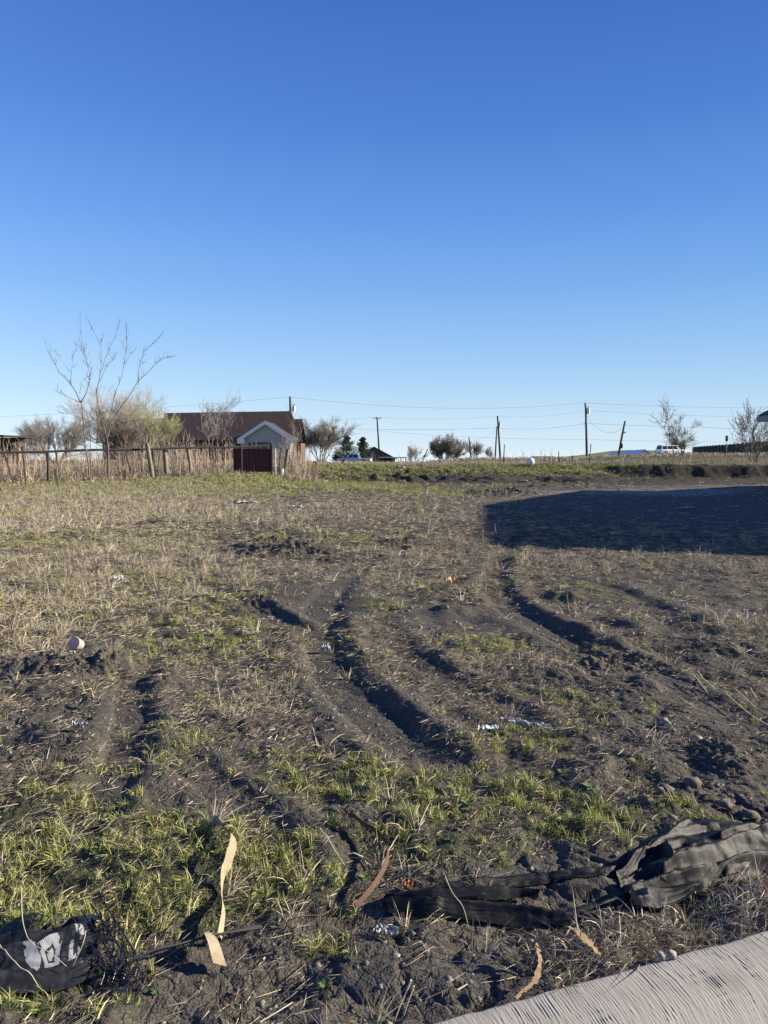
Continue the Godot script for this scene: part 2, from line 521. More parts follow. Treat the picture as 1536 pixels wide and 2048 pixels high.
func terrain() -> void:
	na = noise_of(0.55, 3, 21); nb = noise_of(1.4, 4, 22); nc = noise_of(7.0, 4, 23); nd = noise_of(32.0, 3, 24)
	crack = FastNoiseLite.new()
	crack.noise_type = FastNoiseLite.TYPE_CELLULAR
	crack.cellular_return_type = FastNoiseLite.RETURN_DISTANCE2_SUB
	crack.frequency = 5.5
	crack.fractal_type = FastNoiseLite.FRACTAL_NONE
	crack.domain_warp_enabled = true
	crack.domain_warp_amplitude = 0.12
	crack.domain_warp_frequency = 4.0
	crack.seed = 8
	M.soil = soil_material()
	for k in 3:
		var m := PackedFloat32Array(); m.resize(GX * GD)
		if k == 0:
			green_map = spread(m, [[-1.16, -2.84, 0.65, 0.45, 1.00], [-1.59, -3.26, 0.27, 0.38, 0.90], [-0.83, -2.55, 0.46, 0.21, 1.00], [-1.18, -3.94, 0.32, 0.41, 0.30], [-0.30, -3.65, 0.43, 0.30, 0.50], [0.31, -3.43, 0.61, 0.26, 0.50],
				[0.23, -2.99, 0.41, 0.22, 0.85], [0.77, -3.35, 0.28, 0.25, 0.50], [0.87, -3.06, 0.23, 0.12, 1.00], [1.35, -3.19, 0.18, 0.10, 1.10], [-0.17, -7.76, 0.29, 0.41, 1.10], [0.89, -6.16, 0.29, 0.39, 0.50], [-1.62, -6.89, 0.61, 1.26, 0.45], [-3.21, -8.38, 1.24, 1.88, 0.50],
				[-5.30, -12.99, 1.92, 2.59, 0.42], [-0.21, -2.61, 0.16, 0.15, 0.70], [-0.18, -2.35, 0.10, 0.09, 0.80], [-1.04, -2.09, 0.15, 0.09, 0.80], [-0.78, -2.10, 0.09, 0.07, 0.60], [2.61, -8.38, 0.34, 0.36, 0.50], [2.18, -8.69, 0.35, 0.39, 0.50], [-0.63, -3.16, 0.13, 0.16, 0.50], [-0.41, -2.84, 0.16, 0.16, 0.60],
				[-9.68, -19.34, 0.91, 1.90, 0.70], [-0.81, -6.69, 0.23, 0.35, 0.30], [0.65, -4.08, 0.28, 0.26, 0.40], [1.87, -30.42, 2.44, 3.52, 0.50], [0.54, -8.69, 0.53, 0.52, 0.30], [-1.06, -4.57, 0.19, 0.22, 0.25], [-0.63, -13.75, 1.84, 1.12, 0.25], [1.29, -4.57, 0.31, 0.28, 0.20],
				[-8.5, -29.0, 5.0, 4.0, 1.3], [-3.5, -34.5, 5.0, 3.0, 1.0], [-15.0, -28.5, 6.0, 3.0, 0.7], [2.0, -43.5, 14.0, 2.2, 0.9], [4.0, -41.8, 12.0, 1.2, 0.5], [-3.0, -39.0, 4.5, 3.0, 0.9], [11.0, -44.0, 4.0, 1.6, 0.9], [18.0, -44.6, 6.0, 0.8, 0.9], [6.0, -36.5, 5.0, 2.0, 0.35], [-6.0, -60.0, 10.0, 10.0, 0.8]])
		elif k == 1:
			tan_map = spread(m, [[-8.70, -21.05, 4.22, 7.42, 1.00], [-4.26, -9.77, 1.71, 4.87, 0.90], [-2.84, -9.02, 1.34, 2.19, 0.90], [-3.30, -6.89, 0.65, 1.49, 1.00], [-0.87, -4.76, 0.36, 0.50, 0.60], [-0.75, -5.31, 0.25, 0.88, 0.50], [0.84, -5.31, 0.43, 0.49, 0.50], [-2.17, -19.34, 4.27, 3.56, 0.55],
				[-0.12, -9.77, 1.64, 2.12, 0.35], [0.81, -2.41, 0.47, 0.12, 0.60], [-1.69, -3.68, 0.30, 0.30, 0.50], [0.68, -12.32, 1.41, 1.56, 0.45], [3.45, -10.65, 1.86, 1.27, 0.50], [3.18, -6.89, 0.56, 1.26, 0.40], [1.13, -4.31, 0.47, 0.41, 0.30], [-0.19, -4.08, 0.34, 0.29, 0.40], [-0.13, -2.67, 0.19, 0.16, 0.70], [-13.0, -28.0, 8.0, 5.0, 0.7], [8.0, -48.0, 30.0, 3.5, 1.0], [20.0, -52.0, 14.0, 6.0, 0.6]])
		else:
			bare_map = spread(m, [[0.13, -2.22, 0.37, 0.18, 1.00], [1.96, -6.00, 0.94, 0.96, 0.35], [0.27, -7.82, 0.84, 0.79, 0.40], [2.12, -4.76, 0.42, 0.60, 0.40], [-0.72, -8.38, 0.68, 1.54, 0.90], [3.35, -8.69, 1.00, 1.66, 0.70], [-1.76, -4.31, 0.50, 0.50, 0.70], [0.70, -2.77, 0.33, 0.14, 1.00], [-0.08, -4.40, 0.39, 0.60, 1.00], [-0.43, -5.31, 0.18, 0.75, 1.00], [1.46, -6.89, 0.42, 0.83, 0.90], [0.63, -7.10, 0.53, 0.65, 0.60], [1.63, -4.08, 0.50, 0.60, 0.50], [1.56, -3.26, 0.25, 0.29, 0.80],
				[-1.30, -3.57, 0.25, 0.23, 0.60], [-0.79, -3.40, 0.26, 0.21, 0.70], [-2.51, -5.44, 0.41, 0.32, 0.70], [-0.53, -3.08, 0.17, 0.13, 0.50], [-0.86, -7.56, 0.61, 0.74, 0.60], [-0.51, -11.16, 1.12, 1.28, 0.50], [1.27, -2.64, 0.17, 0.13, 0.80], [1.00, -3.08, 0.13, 0.09, 0.20], [0.30, -5.31, 0.22, 0.49, 0.60], [1.63, -5.08, 0.42, 0.45, 0.60], [-0.69, -2.19, 0.31, 0.07, 0.50], [0.53, -4.23, 0.26, 0.32, 0.30],
				[13.0, -22.0, 11.0, 9.0, 1.0], [10.0, -34.0, 12.0, 5.0, 0.9], [17.0, -40.0, 8.0, 3.0, 1.0], [4.0, -39.6, 6.0, 1.6, 0.7]])
	var ruts := [
		[[Vector2(-0.266, -12.006), Vector2(-0.371, -10.417), Vector2(-0.545, -9.196), Vector2(-0.644, -8.086), Vector2(-0.615, -6.996), Vector2(-0.501, -6.162)], 0.21, 0.014, 0.008, 0.016, 0.12],
		[[Vector2(-0.604, -7.443), Vector2(-0.594, -6.852), Vector2(-0.511, -6.129), Vector2(-0.347, -5.312), Vector2(-0.154, -4.713), Vector2(0.049, -4.233), Vector2(0.230, -3.859), Vector2(0.373, -3.566)], 0.21, 0.03, 0.02, 0.046, 0.12],
		[[Vector2(3.240, -15.756), Vector2(2.508, -13.748), Vector2(1.781, -11.426), Vector2(1.392, -9.570), Vector2(1.274, -8.316), Vector2(1.313, -7.563), Vector2(1.455, -6.893), Vector2(1.638, -6.162), Vector2(1.791, -5.706), Vector2(1.908, -5.374)], 0.19, 0.028, 0.015, 0.05, 0.14],
		[[Vector2(1.782, -5.678), Vector2(1.951, -5.193), Vector2(2.068, -4.646), Vector2(2.158, -4.081)], 0.17, 0.010, 0.010, 0.018, 0.12],
		[[Vector2(-1.823, -5.438), Vector2(-1.644, -4.762), Vector2(-1.466, -4.233), Vector2(-1.358, -3.744), Vector2(-1.313, -3.353), Vector2(-1.294, -3.077)], 0.14, 0.014, 0.016, 0.024, 0.09],
		[[Vector2(-1.183, -3.939), Vector2(-0.920, -3.635), Vector2(-0.689, -3.353), Vector2(-0.507, -3.077), Vector2(-0.374, -2.787), Vector2(-0.320, -2.575)], 0.12, 0.012, 0.01, 0.016, 0.08],
		[[Vector2(0.053, -6.507), Vector2(0.189, -5.926), Vector2(0.340, -5.438), Vector2(0.548, -4.968), Vector2(0.756, -4.572), Vector2(0.945, -4.155)], 0.14, 0.014, 0.010, 0.028, 0.11],
		[[Vector2(-2.280, -9.196), Vector2(-1.710, -8.228), Vector2(-1.267, -7.563), Vector2(-0.872, -6.852), Vector2(-0.577, -6.656)], 0.14, 0.022, 0.01, 0.04, 0.10],
		[[Vector2(-6.800, -17.888), Vector2(-3.824, -16.408), Vector2(-1.426, -16.638), Vector2(1.135, -18.442)], 0.20, 0.05, 0.03, 0.04, 0.22],
		[[Vector2(2.603, -9.379), Vector2(2.676, -8.228), Vector2(2.748, -7.103), Vector2(2.778, -6.002), Vector2(2.863, -5.312)], 0.2, 0.012, 0.01, 0.03, 0.14]]
	var mounds := [[-2.44, -5.50, 0.39, 0.29, 0.08], [-1.98, -5.50, 0.16, 0.18, 0.08], [-1.51, -5.19, 0.13, 0.23, 0.06], [-1.80, -12.32, 0.66, 0.77, 0.10], [-1.03, -12.01, 0.40, 0.49, 0.06], [0.71, -12.85, 0.57, 0.63, 0.10], [0.29, -13.36, 0.36, 0.45, 0.06], [0.64, -8.53, 0.20, 0.25, 0.07], [2.13, -8.38, 0.34, 0.27, 0.08], [0.40, -5.73, 0.18, 0.20, 0.03],
		[2.77, -6.08, 0.25, 0.22, 0.08], [2.99, -7.00, 0.24, 0.19, 0.06], [1.77, -3.81, 0.13, 0.14, 0.06], [2.30, -6.89, 0.14, 0.18, 0.06], [1.80, -6.00, 0.20, 0.19, 0.06], [0.80, -6.16, 0.25, 0.23, 0.03], [0.72, -7.51, 0.20, 0.17, 0.06], [-0.17, -7.76, 0.31, 0.26, 0.03], [-1.36, -17.24, 0.69, 0.63, 0.07], [-3.57, -17.89, 0.36, 0.67, 0.07],
		[-1.26, -9.02, 0.36, 0.28, 0.05], [1.21, -9.38, 0.25, 0.22, 0.05], [-1.74, -8.09, 0.33, 0.28, 0.05], [1.20, -5.31, 0.33, 0.25, 0.03], [1.81, -5.08, 0.10, 0.13, 0.05], [1.32, -3.74, 0.21, 0.16, 0.04], [1.19, -5.44, 0.22, 0.33, 0.04], [-1.05, -4.40, 0.27, 0.22, 0.03], [-0.61, -4.31, 0.18, 0.21, 0.04], [-1.22, -4.08, 0.22, 0.18, 0.03], [1.04, -3.68, 0.15, 0.12, 0.04], [-1.78, -4.08, 0.34, 0.15, 0.03],
		[0.08, -2.20, 0.23, 0.11, 0.03], [0.73, -2.67, 0.17, 0.05, 0.03], [1.26, -2.58, 0.14, 0.08, 0.04], [-1.18, -2.38, 0.12, 0.08, 0.03]]
	var clods := [[-1.72, -12.32, 0.99, 0.90, 0.13], [4.54, -29.30, 1.56, 2.16, 0.30], [8.88, -34.85, 2.79, 2.55, 0.24], [-0.52, -11.43, 0.61, 0.55, 0.08], [-1.30, -7.76, 0.42, 0.41, 0.07], [-2.14, -9.38, 0.38, 0.37, 0.06], [0.73, -8.23, 0.50, 0.41, 0.06], [1.39, -3.40, 0.33, 0.18, 0.03], [1.79, -5.57, 0.45, 0.30, 0.05], [-2.91, -15.06, 2.02, 1.35, 0.07], [5.0, -41.0, 12.0, 2.0, 0.20], [-1.0, -42.0, 9.0, 2.0, 0.16], [18.0, -42.4, 6.0, 1.0, 0.14], [1.73, -3.81, 0.16, 0.26, 0.05], [-2.31, -5.50, 0.45, 0.26, 0.04]]
	patches.append(make_patch(-3.6, 3.6, 1.2, 6.6, 0.0125, 2, ruts, mounds, clods))
	patches.append(make_patch(-8.0, 8.0, 1.2, 14.5, 0.035, 1, ruts, mounds, clods))
	patches.append(make_patch(-18.0, 18.0, 1.2, 30.0, 0.075, 1, ruts, mounds, clods))
	patches.append(make_patch(-36.0, 36.0, 1.2, 62.0, 0.16, 0, ruts, mounds, clods))
	lay_patch(patches[0], null, "ground")
	for k in 3: lay_patch(patches[k + 1], patches[k], "ground")
	# the land beyond, out to the horizon
	var b := MB.new()
	var xs := [-6000.0, -3000.0, -1500.0, -800.0, -400.0, -250.0, -160.0, -110.0, -80.0, -60.0, -46.0]
	for k in 25: xs.append(-36.0 + 3.0 * k)
	for x in [46.0, 60.0, 80.0, 110.0, 160.0, 250.0, 400.0, 800.0, 1500.0, 3000.0, 6000.0]: xs.append(x)
	var ds := [-300.0, -60.0, -20.0, -5.0, 1.2]
	for k in 15: ds.append(5.0 + 4.0 * k)
	ds.append_array([62.0, 66.0, 71.0, 77.0, 84.0, 92.0, 101.0, 112.0, 125.0, 140.0, 160.0, 185.0, 215.0, 260.0, 330.0, 430.0, 600.0, 900.0, 1400.0, 2200.0, 3600.0, 6000.0])
	for j in ds.size():
		for k in xs.size():
			var x: float = xs[k]; var d: float = ds[j]
			var y := land(x, -d) if d > 1.0 else -0.32
			if absf(x) < 36.5 and d < 62.5 and d > 1.0: y -= 0.06
			var g := 0.5 + 0.5 * na.get_noise_2d(x * 0.2, d * 0.2)
			b.col = Color(0.205, 0.170, 0.095).lerp(Color(0.12, 0.145, 0.045), g) if d > 1.5 else Color(0.12, 0.10, 0.08)
			b.vert(Vector3(x, y, -d), Vector3.UP, Vector2(x, d) / 1.7)
	for j in ds.size() - 1:
		for k in xs.size() - 1:
			if xs[k] >= -36.0 and xs[k + 1] <= 36.0 and ds[j] >= 1.2 and ds[j + 1] <= 62.0: continue
			var p := j * xs.size() + k
			b.i.append_array([p, p + xs.size(), p + 1, p + 1, p + xs.size(), p + xs.size() + 1])
	structure("far_land", b, vmat(0.95))

func kerb() -> void:
	var w := noise_of(3.0, 2, 40)
	var fine := noise_of(120.0, 2, 41)
	var blot := noise_of(6.0, 4, 42)
	var m := vmat(0.93)
	var rows := [-0.03, -0.012, 0.0, 0.01, 0.03, 0.06, 0.09, 0.12, 0.15, 0.18, 0.20, 0.22, 0.24, 0.26, 0.28, 0.30, 0.32, 0.34, 0.36, 0.38, 0.40, 0.43, 0.46, 0.50, 0.55, 0.60, 0.68]
	var b := MB.new()
	var cols := 1480
	for a in cols:
		var s := -0.6 + a * 0.0019
		for q: float in rows:
			var y := 0.010 - 0.006 * q
			y -= 0.115 * smoothstep(0.13, 0.50, q)
			if q < 0.0: y = -0.12 if q < -0.02 else -0.004
			elif q < 0.005: y -= 0.006
			var bend := 0.05 * w.get_noise_2d(s * 0.5, q * 1.5) + 0.012 * w.get_noise_2d(s * 2.0, q * 4.0)
			var u := s + bend * 0.5 + 0.55 * q * q
			var groove := sin(u * TAU / 0.0105 + 3.0 * w.get_noise_2d(u * 7.0, 3.0 + q * 0.4)) * (0.45 + 0.5 * w.get_noise_2d(u * 1.5, q + 50.0)) + 1.1 * fine.get_noise_2d(u * 1.0, q * 0.05) + 0.35 * fine.get_noise_2d(s * 0.6, q * 0.6)
			if q > 0.0: y += 0.00105 * groove * (0.9 + 0.5 * w.get_noise_2d(s * 3.0, q * 3.0))
			var p := EDGE_AT + EDGE_ALONG * s + EDGE_OUT * (q + 0.008 * w.get_noise_2d(s * 2.0, 0.0) * smoothstep(0.1, 0.0, q))
			var t := 0.5 + 0.5 * blot.get_noise_2d(s, q)
			var st := smoothstep(0.12, 0.5, blot.get_noise_2d(s * 0.35 + 7.0, q * 0.5)) * 0.6 + 0.5 * smoothstep(0.25, 0.6, blot.get_noise_2d(s * 6.0, q * 6.0))
			b.col = Color(0.232, 0.217, 0.188).lerp(Color(0.290, 0.273, 0.240), t).lerp(Color(0.175, 0.160, 0.135), clampf(st, 0, 0.8))
			b.vert(Vector3(p.x, y, p.y), Vector3.UP)
	var nr := rows.size()
	for a in cols:
		for k in nr:
			var du := b.v[mini(a + 1, cols - 1) * nr + k] - b.v[maxi(a - 1, 0) * nr + k]
			var dv := b.v[a * nr + mini(k + 1, nr - 1)] - b.v[a * nr + maxi(k - 1, 0)]
			b.n[a * nr + k] = dv.cross(du).normalized()
	for a in cols - 1:
		for k in nr - 1:
			var p := a * nr + k
			b.i.append_array([p, p + 1, p + nr, p + 1, p + nr + 1, p + nr])
	structure("kerb", b, m)
	# the same kerb going on out of sight, and the road in front of it
	var r := MB.new()
	r.col = Color(0.22, 0.207, 0.183)
	for e in [[-40.0, -0.6], [2.2, 40.0]]:
		var prof := [[-0.02, -0.12], [0.0, 0.02], [0.13, 0.02], [0.31, -0.038], [0.5, -0.098], [0.68, -0.1]]
		for k in prof.size() - 1:
			var q := []
			for g in [[e[0], k], [e[0], k + 1], [e[1], k + 1], [e[1], k]]:
				var p: Vector2 = EDGE_AT + EDGE_ALONG * g[0] + EDGE_OUT * prof[g[1]][0]
				q.append(Vector3(p.x, prof[g[1]][1], p.y))
			r.quad(q[0], q[1], q[2], q[3])
	structure("kerb", r, m)
	var road := MB.new()
	road.col = Color(0.36, 0.35, 0.32)
	var q := []
	for g in [[-40.0, 0.66], [-40.0, 8.0], [40.0, 8.0], [40.0, 0.66]]:
		var p: Vector2 = EDGE_AT + EDGE_ALONG * g[0] + EDGE_OUT * g[1]
		q.append(Vector3(p.x, -0.096, p.y))
	road.quad(q[0], q[1], q[2], q[3])
	structure("road", road, m)

# ---------------------------------------------------------------- materials
func make_materials() -> void:
	M.dark_pipe = mat(0.014, 0.013, 0.014, 0.85)
	M.rust_post = grain(mat(0.075, 0.045, 0.036, 0.85), 0.05, Color(0.45, 0.40, 0.38), Color(1, 1, 1), 3.0)
	M.old_wood = grain(mat(0.34, 0.28, 0.21, 0.9), 0.03, Color(0.5, 0.5, 0.5), Color(1, 1, 1), 2.0, 2, Vector3(4, 0.5, 4))
	M.pole_wood = grain(mat(0.10, 0.080, 0.065, 0.9), 0.03, Color(0.6, 0.6, 0.6), Color(1, 1, 1), 1.0, 3, Vector3(4, 0.4, 4))
	M.bark = grain(mat(0.19, 0.165, 0.14, 0.9), 0.04, Color(0.55, 0.52, 0.5), Color(1, 1, 1), 4.0, 4, Vector3(2, 0.5, 2))
	M.pale_bark = mat(0.26, 0.235, 0.20, 0.9)
	M.dark_bark = mat(0.115, 0.095, 0.082, 0.9)
	M.grey_bark = mat(0.17, 0.158, 0.15, 0.9)
	M.bud_bark = mat(0.22, 0.215, 0.115, 0.9)
	M.shingle = grain(mat(0.060, 0.040, 0.036, 0.92), 0.08, Color(0.55, 0.5, 0.5), Color(1, 1, 1), 1.2, 5, Vector3(1, 2.5, 1))
	M.dark_shingle = grain(mat(0.075, 0.072, 0.075, 0.92), 0.08, Color(0.6, 0.6, 0.6), Color(1, 1, 1), 1.2, 6)
	M.brown_wall = grain(mat(0.15, 0.095, 0.072, 0.9), 0.08, Color(0.6, 0.6, 0.6), Color(1, 1, 1), 1.5, 7)
	M.white_paint = grain(mat(0.74, 0.75, 0.76, 0.6), 0.03, Color(0.86, 0.86, 0.86), Color(1, 1, 1), 0.6, 8)
	M.grey_siding = grain(mat(0.36, 0.375, 0.38, 0.7), 0.03, Color(0.86, 0.86, 0.86), Color(1, 1, 1), 0.6, 9)
	M.dark_board = grain(mat(0.075, 0.062, 0.056, 0.9), 0.05, Color(0.55, 0.55, 0.55), Color(1, 1, 1), 1.0, 10, Vector3(3, 0.4, 3))
	M.red_metal = grain(mat(0.16, 0.014, 0.02, 0.6), 0.03, Color(0.55, 0.5, 0.5), Color(1, 1, 1), 1.0, 11)
	M.steel = mat(0.45, 0.46, 0.47, 0.45, 0.7)
	M.wire = mat(0.10, 0.11, 0.12, 0.6, 0.3)
	M.glass = mat(0.02, 0.024, 0.03, 0.12)
	M.rubber = mat(0.02, 0.02, 0.02, 0.9)
	M.white_car = mat(0.78, 0.78, 0.77, 0.3)
	M.white_car.clearcoat_enabled = true
	M.silver_car = mat(0.40, 0.44, 0.48, 0.35, 0.4)
	M.silver_car.clearcoat_enabled = true
	M.red_lamp = mat(0.45, 0.02, 0.02, 0.3)
	M.clear_lamp = mat(0.7, 0.7, 0.7, 0.2)
	M.plastic_white = mat(0.42, 0.43, 0.42, 0.6)
	M.plastic_blue = mat(0.58, 0.68, 0.74, 0.4)
	M.stone = grain(mat(0.30, 0.285, 0.255, 0.95), 0.06, Color(0.7, 0.7, 0.7), Color(1, 1, 1), 12.0, 12)
	M.clay_lump = grain(mat(0.17, 0.145, 0.115, 0.97), 0.06, Color(0.55, 0.55, 0.55), Color(1, 1, 1), 12.0, 13)
	M.orange = mat(0.50, 0.10, 0.03, 0.7)
	M.rust_leaf = mat(0.30, 0.13, 0.06, 0.8)

# ---------------------------------------------------------------- buildings
func roof_slab(b: MB, e0: Vector3, e1: Vector3, r1: Vector3, r0: Vector3, thick: float) -> void:   # a slope from eave e0-e1 up to ridge r0-r1
	var dn := Vector3(0, -thick, 0)
	b.hexa([e0 + dn, e1 + dn, r1 + dn, r0 + dn, e0, e1, r1, r0])

func buildings() -> void:
	# the house whose shadow lies on the lot; only its far corner shows at the edge of the picture
	var o := thing("new_house", "dark eave and pale wall corner of house at the right edge of the picture", "house", Vector3(21.58, 0, -22.06))
	o.rotation_degrees.y = -7.0
	var hx := 6.05; var hz := 9.7; var top := 2.95
	var b := MB.new()
	b.box(Vector3(0, 0.0, 0), Vector3(2 * hx + 0.1, 0.7, 2 * hz + 0.1))
	part(o, "foundation", b, mat(0.40, 0.39, 0.37, 0.95))
	b = MB.new()
	b.box(Vector3(0, (top + 0.352) / 2, 0), Vector3(2 * hx, top - 0.352, 2 * hz))
	var wall := part(o, "wall", b, M.grey_siding)
	for s in [-5.5, 0.5, 6.0]:
		b = MB.new(); b.box(Vector3(-hx - 0.02, 1.75, s), Vector3(0.06, 1.3, 1.1))
		var f := part(o, "window", b, M.white_paint)
		b = MB.new(); b.box(Vector3(-hx - 0.052, 1.75, s), Vector3(0.02, 1.15, 0.95))
		part(f, "pane", b, M.glass)
	var e := 0.52
	b = MB.new()
	b.box(Vector3(0, top + 0.02, 0), Vector3(2 * (hx + e) - 0.06, 0.03, 2 * (hz + e) - 0.06))
	part(o, "soffit", b, mat(0.30, 0.32, 0.36, 0.7))
	b = MB.new()
	for s in [-1, 1]:
		b.box(Vector3(s * (hx + e - 0.015), top + 0.12, 0), Vector3(0.03, 0.24, 2 * (hz + e)))
		b.box(Vector3(0, top + 0.12, s * (hz + e - 0.015)), Vector3(2 * (hx + e) - 0.064, 0.24, 0.03))
	part(o, "fascia", b, mat(0.16, 0.17, 0.19, 0.7))
	b = MB.new()
	var y := top + 0.26
	var q := [Vector3(-hx - e - 0.02, y, hz + e + 0.02), Vector3(hx + e + 0.02, y, hz + e + 0.02), Vector3(hx + e + 0.02, y, -hz - e - 0.02), Vector3(-hx - e - 0.02, y, -hz - e - 0.02)]
	var n0 := Vector3(0, 7.8, 6.6); var f0 := Vector3(0, 7.8, -3.4)
	b.quad(q[0], q[1], n0, n0); b.quad(q[1], q[2], f0, n0); b.quad(q[2], q[3], f0, f0); b.quad(q[3], q[0], n0, f0)
	b.quad(q[3], q[2], q[1], q[0])
	part(o, "roof", b, M.dark_shingle)

	# the brown-roofed house behind the fence
	var D := 85.0
	var base := stand(Vector3(-17.677, 1.935, -85.000))
	o = thing("brick_house", "long low house with brown shingle roof and white porch gable behind the fence", "house", base)
	var l := Vector3(Vector3(-25.627, 6.242, -88.000) - base); var r := Vector3(Vector3(-10.831, 6.473, -88.000) - base)
	var le := Vector3(Vector3(-24.865, 3.042, -84.000) - base); var re := Vector3(Vector3(-9.924, 3.042, -84.000) - base)
	b = MB.new(); b.box(Vector3((le.x + re.x) / 2, (le.y - 0.1) / 2, -3.4), Vector3(re.x - le.x - 0.8, le.y - 0.1, 7.2))
	part(o, "wall", b, M.brown_wall)
	b = MB.new(); roof_slab(b, le, re, r, l, 0.14)
	roof_slab(b, r, re + Vector3(0, 0, -8.0), le + Vector3(0, 0, -8.0), l, 0.14) if false else null
	roof_slab(b, re + Vector3(0, 0, -8), le + Vector3(0, 0, -8), l + Vector3(0, 0, -0.05), r + Vector3(0, 0, -0.05), 0.14)
	part(o, "roof", b, M.shingle)
	b = MB.new()
	b.quad(re + Vector3(-0.4, -0.1, -0.3), re + Vector3(-0.4, -0.1, -7.7), r + Vector3(-0.2, -0.15, -0.1), r + Vector3(-0.2, -0.15, -0.1))
	part(o, "gable_wall", b, M.brown_wall)
	b = MB.new()
	b.quad(le + Vector3(0.4, -0.1, -7.7), le + Vector3(0.4, -0.1, -0.3), l + Vector3(0.2, -0.15, -0.1), l + Vector3(0.2, -0.15, -0.1))
	part(o, "gable_wall", b, M.brown_wall)
	# wing on the left, and the lower wing on the right
	var wl := Vector3(Vector3(-33.715, 5.593, -89.000) - base); var wr := Vector3(Vector3(-25.814, 5.710, -89.000) - base); var wle := Vector3(Vector3(-32.502, 2.835, -85.000) - base); var wre := Vector3(Vector3(-24.489, 2.835, -85.000) - base)
	b = MB.new(); roof_slab(b, wle, wre, wr, wl, 0.14); roof_slab(b, wre + Vector3(0, 0, -8), wle + Vector3(0, 0, -8), wl + Vector3(0, 0, -0.05), wr + Vector3(0, 0, -0.05), 0.14)
	part(o, "wing_roof", b, M.shingle)
	b = MB.new(); b.box(Vector3((wle.x + wre.x) / 2, (wle.y - 0.1) / 2, -4.2), Vector3(wre.x - wle.x - 0.8, wle.y - 0.1, 6.8))
	part(o, "wing_wall", b, M.brown_wall)
	var sl := Vector3(Vector3(-11.504, 5.637, -90.000) - base); var sr := Vector3(Vector3(-9.775, 5.637, -90.000) - base); var sle := Vector3(Vector3(-11.147, 2.864, -87.000) - base); var sre := Vector3(Vector3(-9.472, 2.864, -87.000) - base)
	b = MB.new(); roof_slab(b, sle, sre, sr, sl, 0.14); roof_slab(b, sre + Vector3(0, 0, -6), sle + Vector3(0, 0, -6), sl + Vector3(0, 0, -0.05), sr + Vector3(0, 0, -0.05), 0.14)
	part(o, "side_roof", b, M.shingle)
	b = MB.new(); b.box(Vector3((sle.x + sre.x) / 2, (sle.y - 0.1) / 2, -5.2), Vector3(sre.x - sle.x - 0.5, sle.y - 0.1, 4.8))
	part(o, "side_wall", b, M.brown_wall)
	b = MB.new(); b.box(Vector3(Vector3(-32.979, 5.779, -88.000) - base), Vector3(0.9, 1.3, 0.7))
	part(o, "chimney", b, M.brown_wall)
	# porch gable
	var ga := Vector3(Vector3(-12.612, 4.978, -80.000) - base); var gl := Vector3(Vector3(-15.502, 3.132, -80.000) - base); var gr := Vector3(Vector3(-9.768, 3.132, -80.000) - base)
	b = MB.new()
	roof_slab(b, gl + Vector3(-0.1, 0, 0), ga, ga + Vector3(0, 0, -6), gl + Vector3(-0.1, 0, -6), 0.10); roof_slab(b, ga + Vector3(0, 0, -6), ga, gr + Vector3(0.1, 0, 0), gr + Vector3(0.1, 0, -6), 0.10)
	part(o, "porch_roof", b, M.shingle)
	b = MB.new()
	for s in [[gl, ga], [ga, gr]]:
		var up := Vector3(0, 0.03, 0); var dn := Vector3(0, -0.36, 0); var z := Vector3(0, 0, 0.06)
		b.hexa([s[0] + dn + z, s[1] + dn + z, s[1] + dn, s[0] + dn, s[0] + up + z, s[1] + up + z, s[1] + up, s[0] + up])
	b.box(gl + Vector3(0.3, -0.28, 0.03), Vector3(0.8, 0.5, 0.08)); b.box(gr + Vector3(-0.3, -0.28, 0.03), Vector3(0.8, 0.5, 0.08))
	part(o, "bargeboard", b, M.white_paint)
	b = MB.new()
	var gd := Vector3(0, -0.2, -0.35)
	b.tri(gl + gd, gr + gd, ga + gd)
	b.box(Vector3((gl.x + gr.x) / 2, gl.y - 0.2 - gl.y * 0.42, gl.z - 1.4), Vector3(gr.x - gl.x - 0.5, gl.y * 0.84, 2.0))
	part(o, "porch_wall", b, M.grey_siding)
	b = MB.new(); b.box(Vector3((gl.x + gr.x) / 2 - 0.6, 1.35, gl.z - 0.38), Vector3(2.4, 1.7, 0.05))
	part(o, "window", b, M.glass)

	# open shed at the far left
	base = stand(Vector3(-25.513, 1.797, -50.000))
	o = thing("open_shed", "open shed with flat dark roof and pale posts at the left edge", "shed", base)
	var sy := Vector3(Vector3(-25.471, 2.855, -50.000) - base).y
	b = MB.new(); b.hexa([Vector3(-5, sy - 0.05, 1.6), Vector3(1.05, sy - 0.22, 1.6), Vector3(1.05, sy - 0.22, -2.4), Vector3(-5, sy - 0.05, -2.4), Vector3(-5, sy + 0.07, 1.6), Vector3(1.05, sy - 0.1, 1.6), Vector3(1.05, sy - 0.1, -2.4), Vector3(-5, sy + 0.07, -2.4)])
	part(o, "roof", b, M.dark_pipe)
	for px in [-4.6, -2.0, 0.2, 0.92]:
		b = MB.new(); b.box(Vector3(px, (sy - 0.2) / 2, 1.4), Vector3(0.1, sy - 0.2, 0.1))
		part(o, "post", b, M.dark_pipe if px > 0.9 else M.white_paint)
	b = MB.new(); b.box(Vector3(-2.2, 0.45 * sy, -2.0), Vector3(5.4, 0.9 * sy, 0.1))
	part(o, "back_wall", b, M.brown_wall)
	b = MB.new(); b.box(Vector3(-1.6, sy - 0.75, 1.4), Vector3(5.0, 0.09, 0.06))
	part(o, "rail", b, M.dark_pipe)
	b = MB.new(); b.box(Vector3(-1.0, sy - 0.48, 1.36), Vector3(3.4, 0.46, 0.04))
	part(o, "panel", b, M.white_paint)

	# dark gabled house and its lean-to, far behind the bank
	base = stand(Vector3(-1.994, 0.998, -150.000))
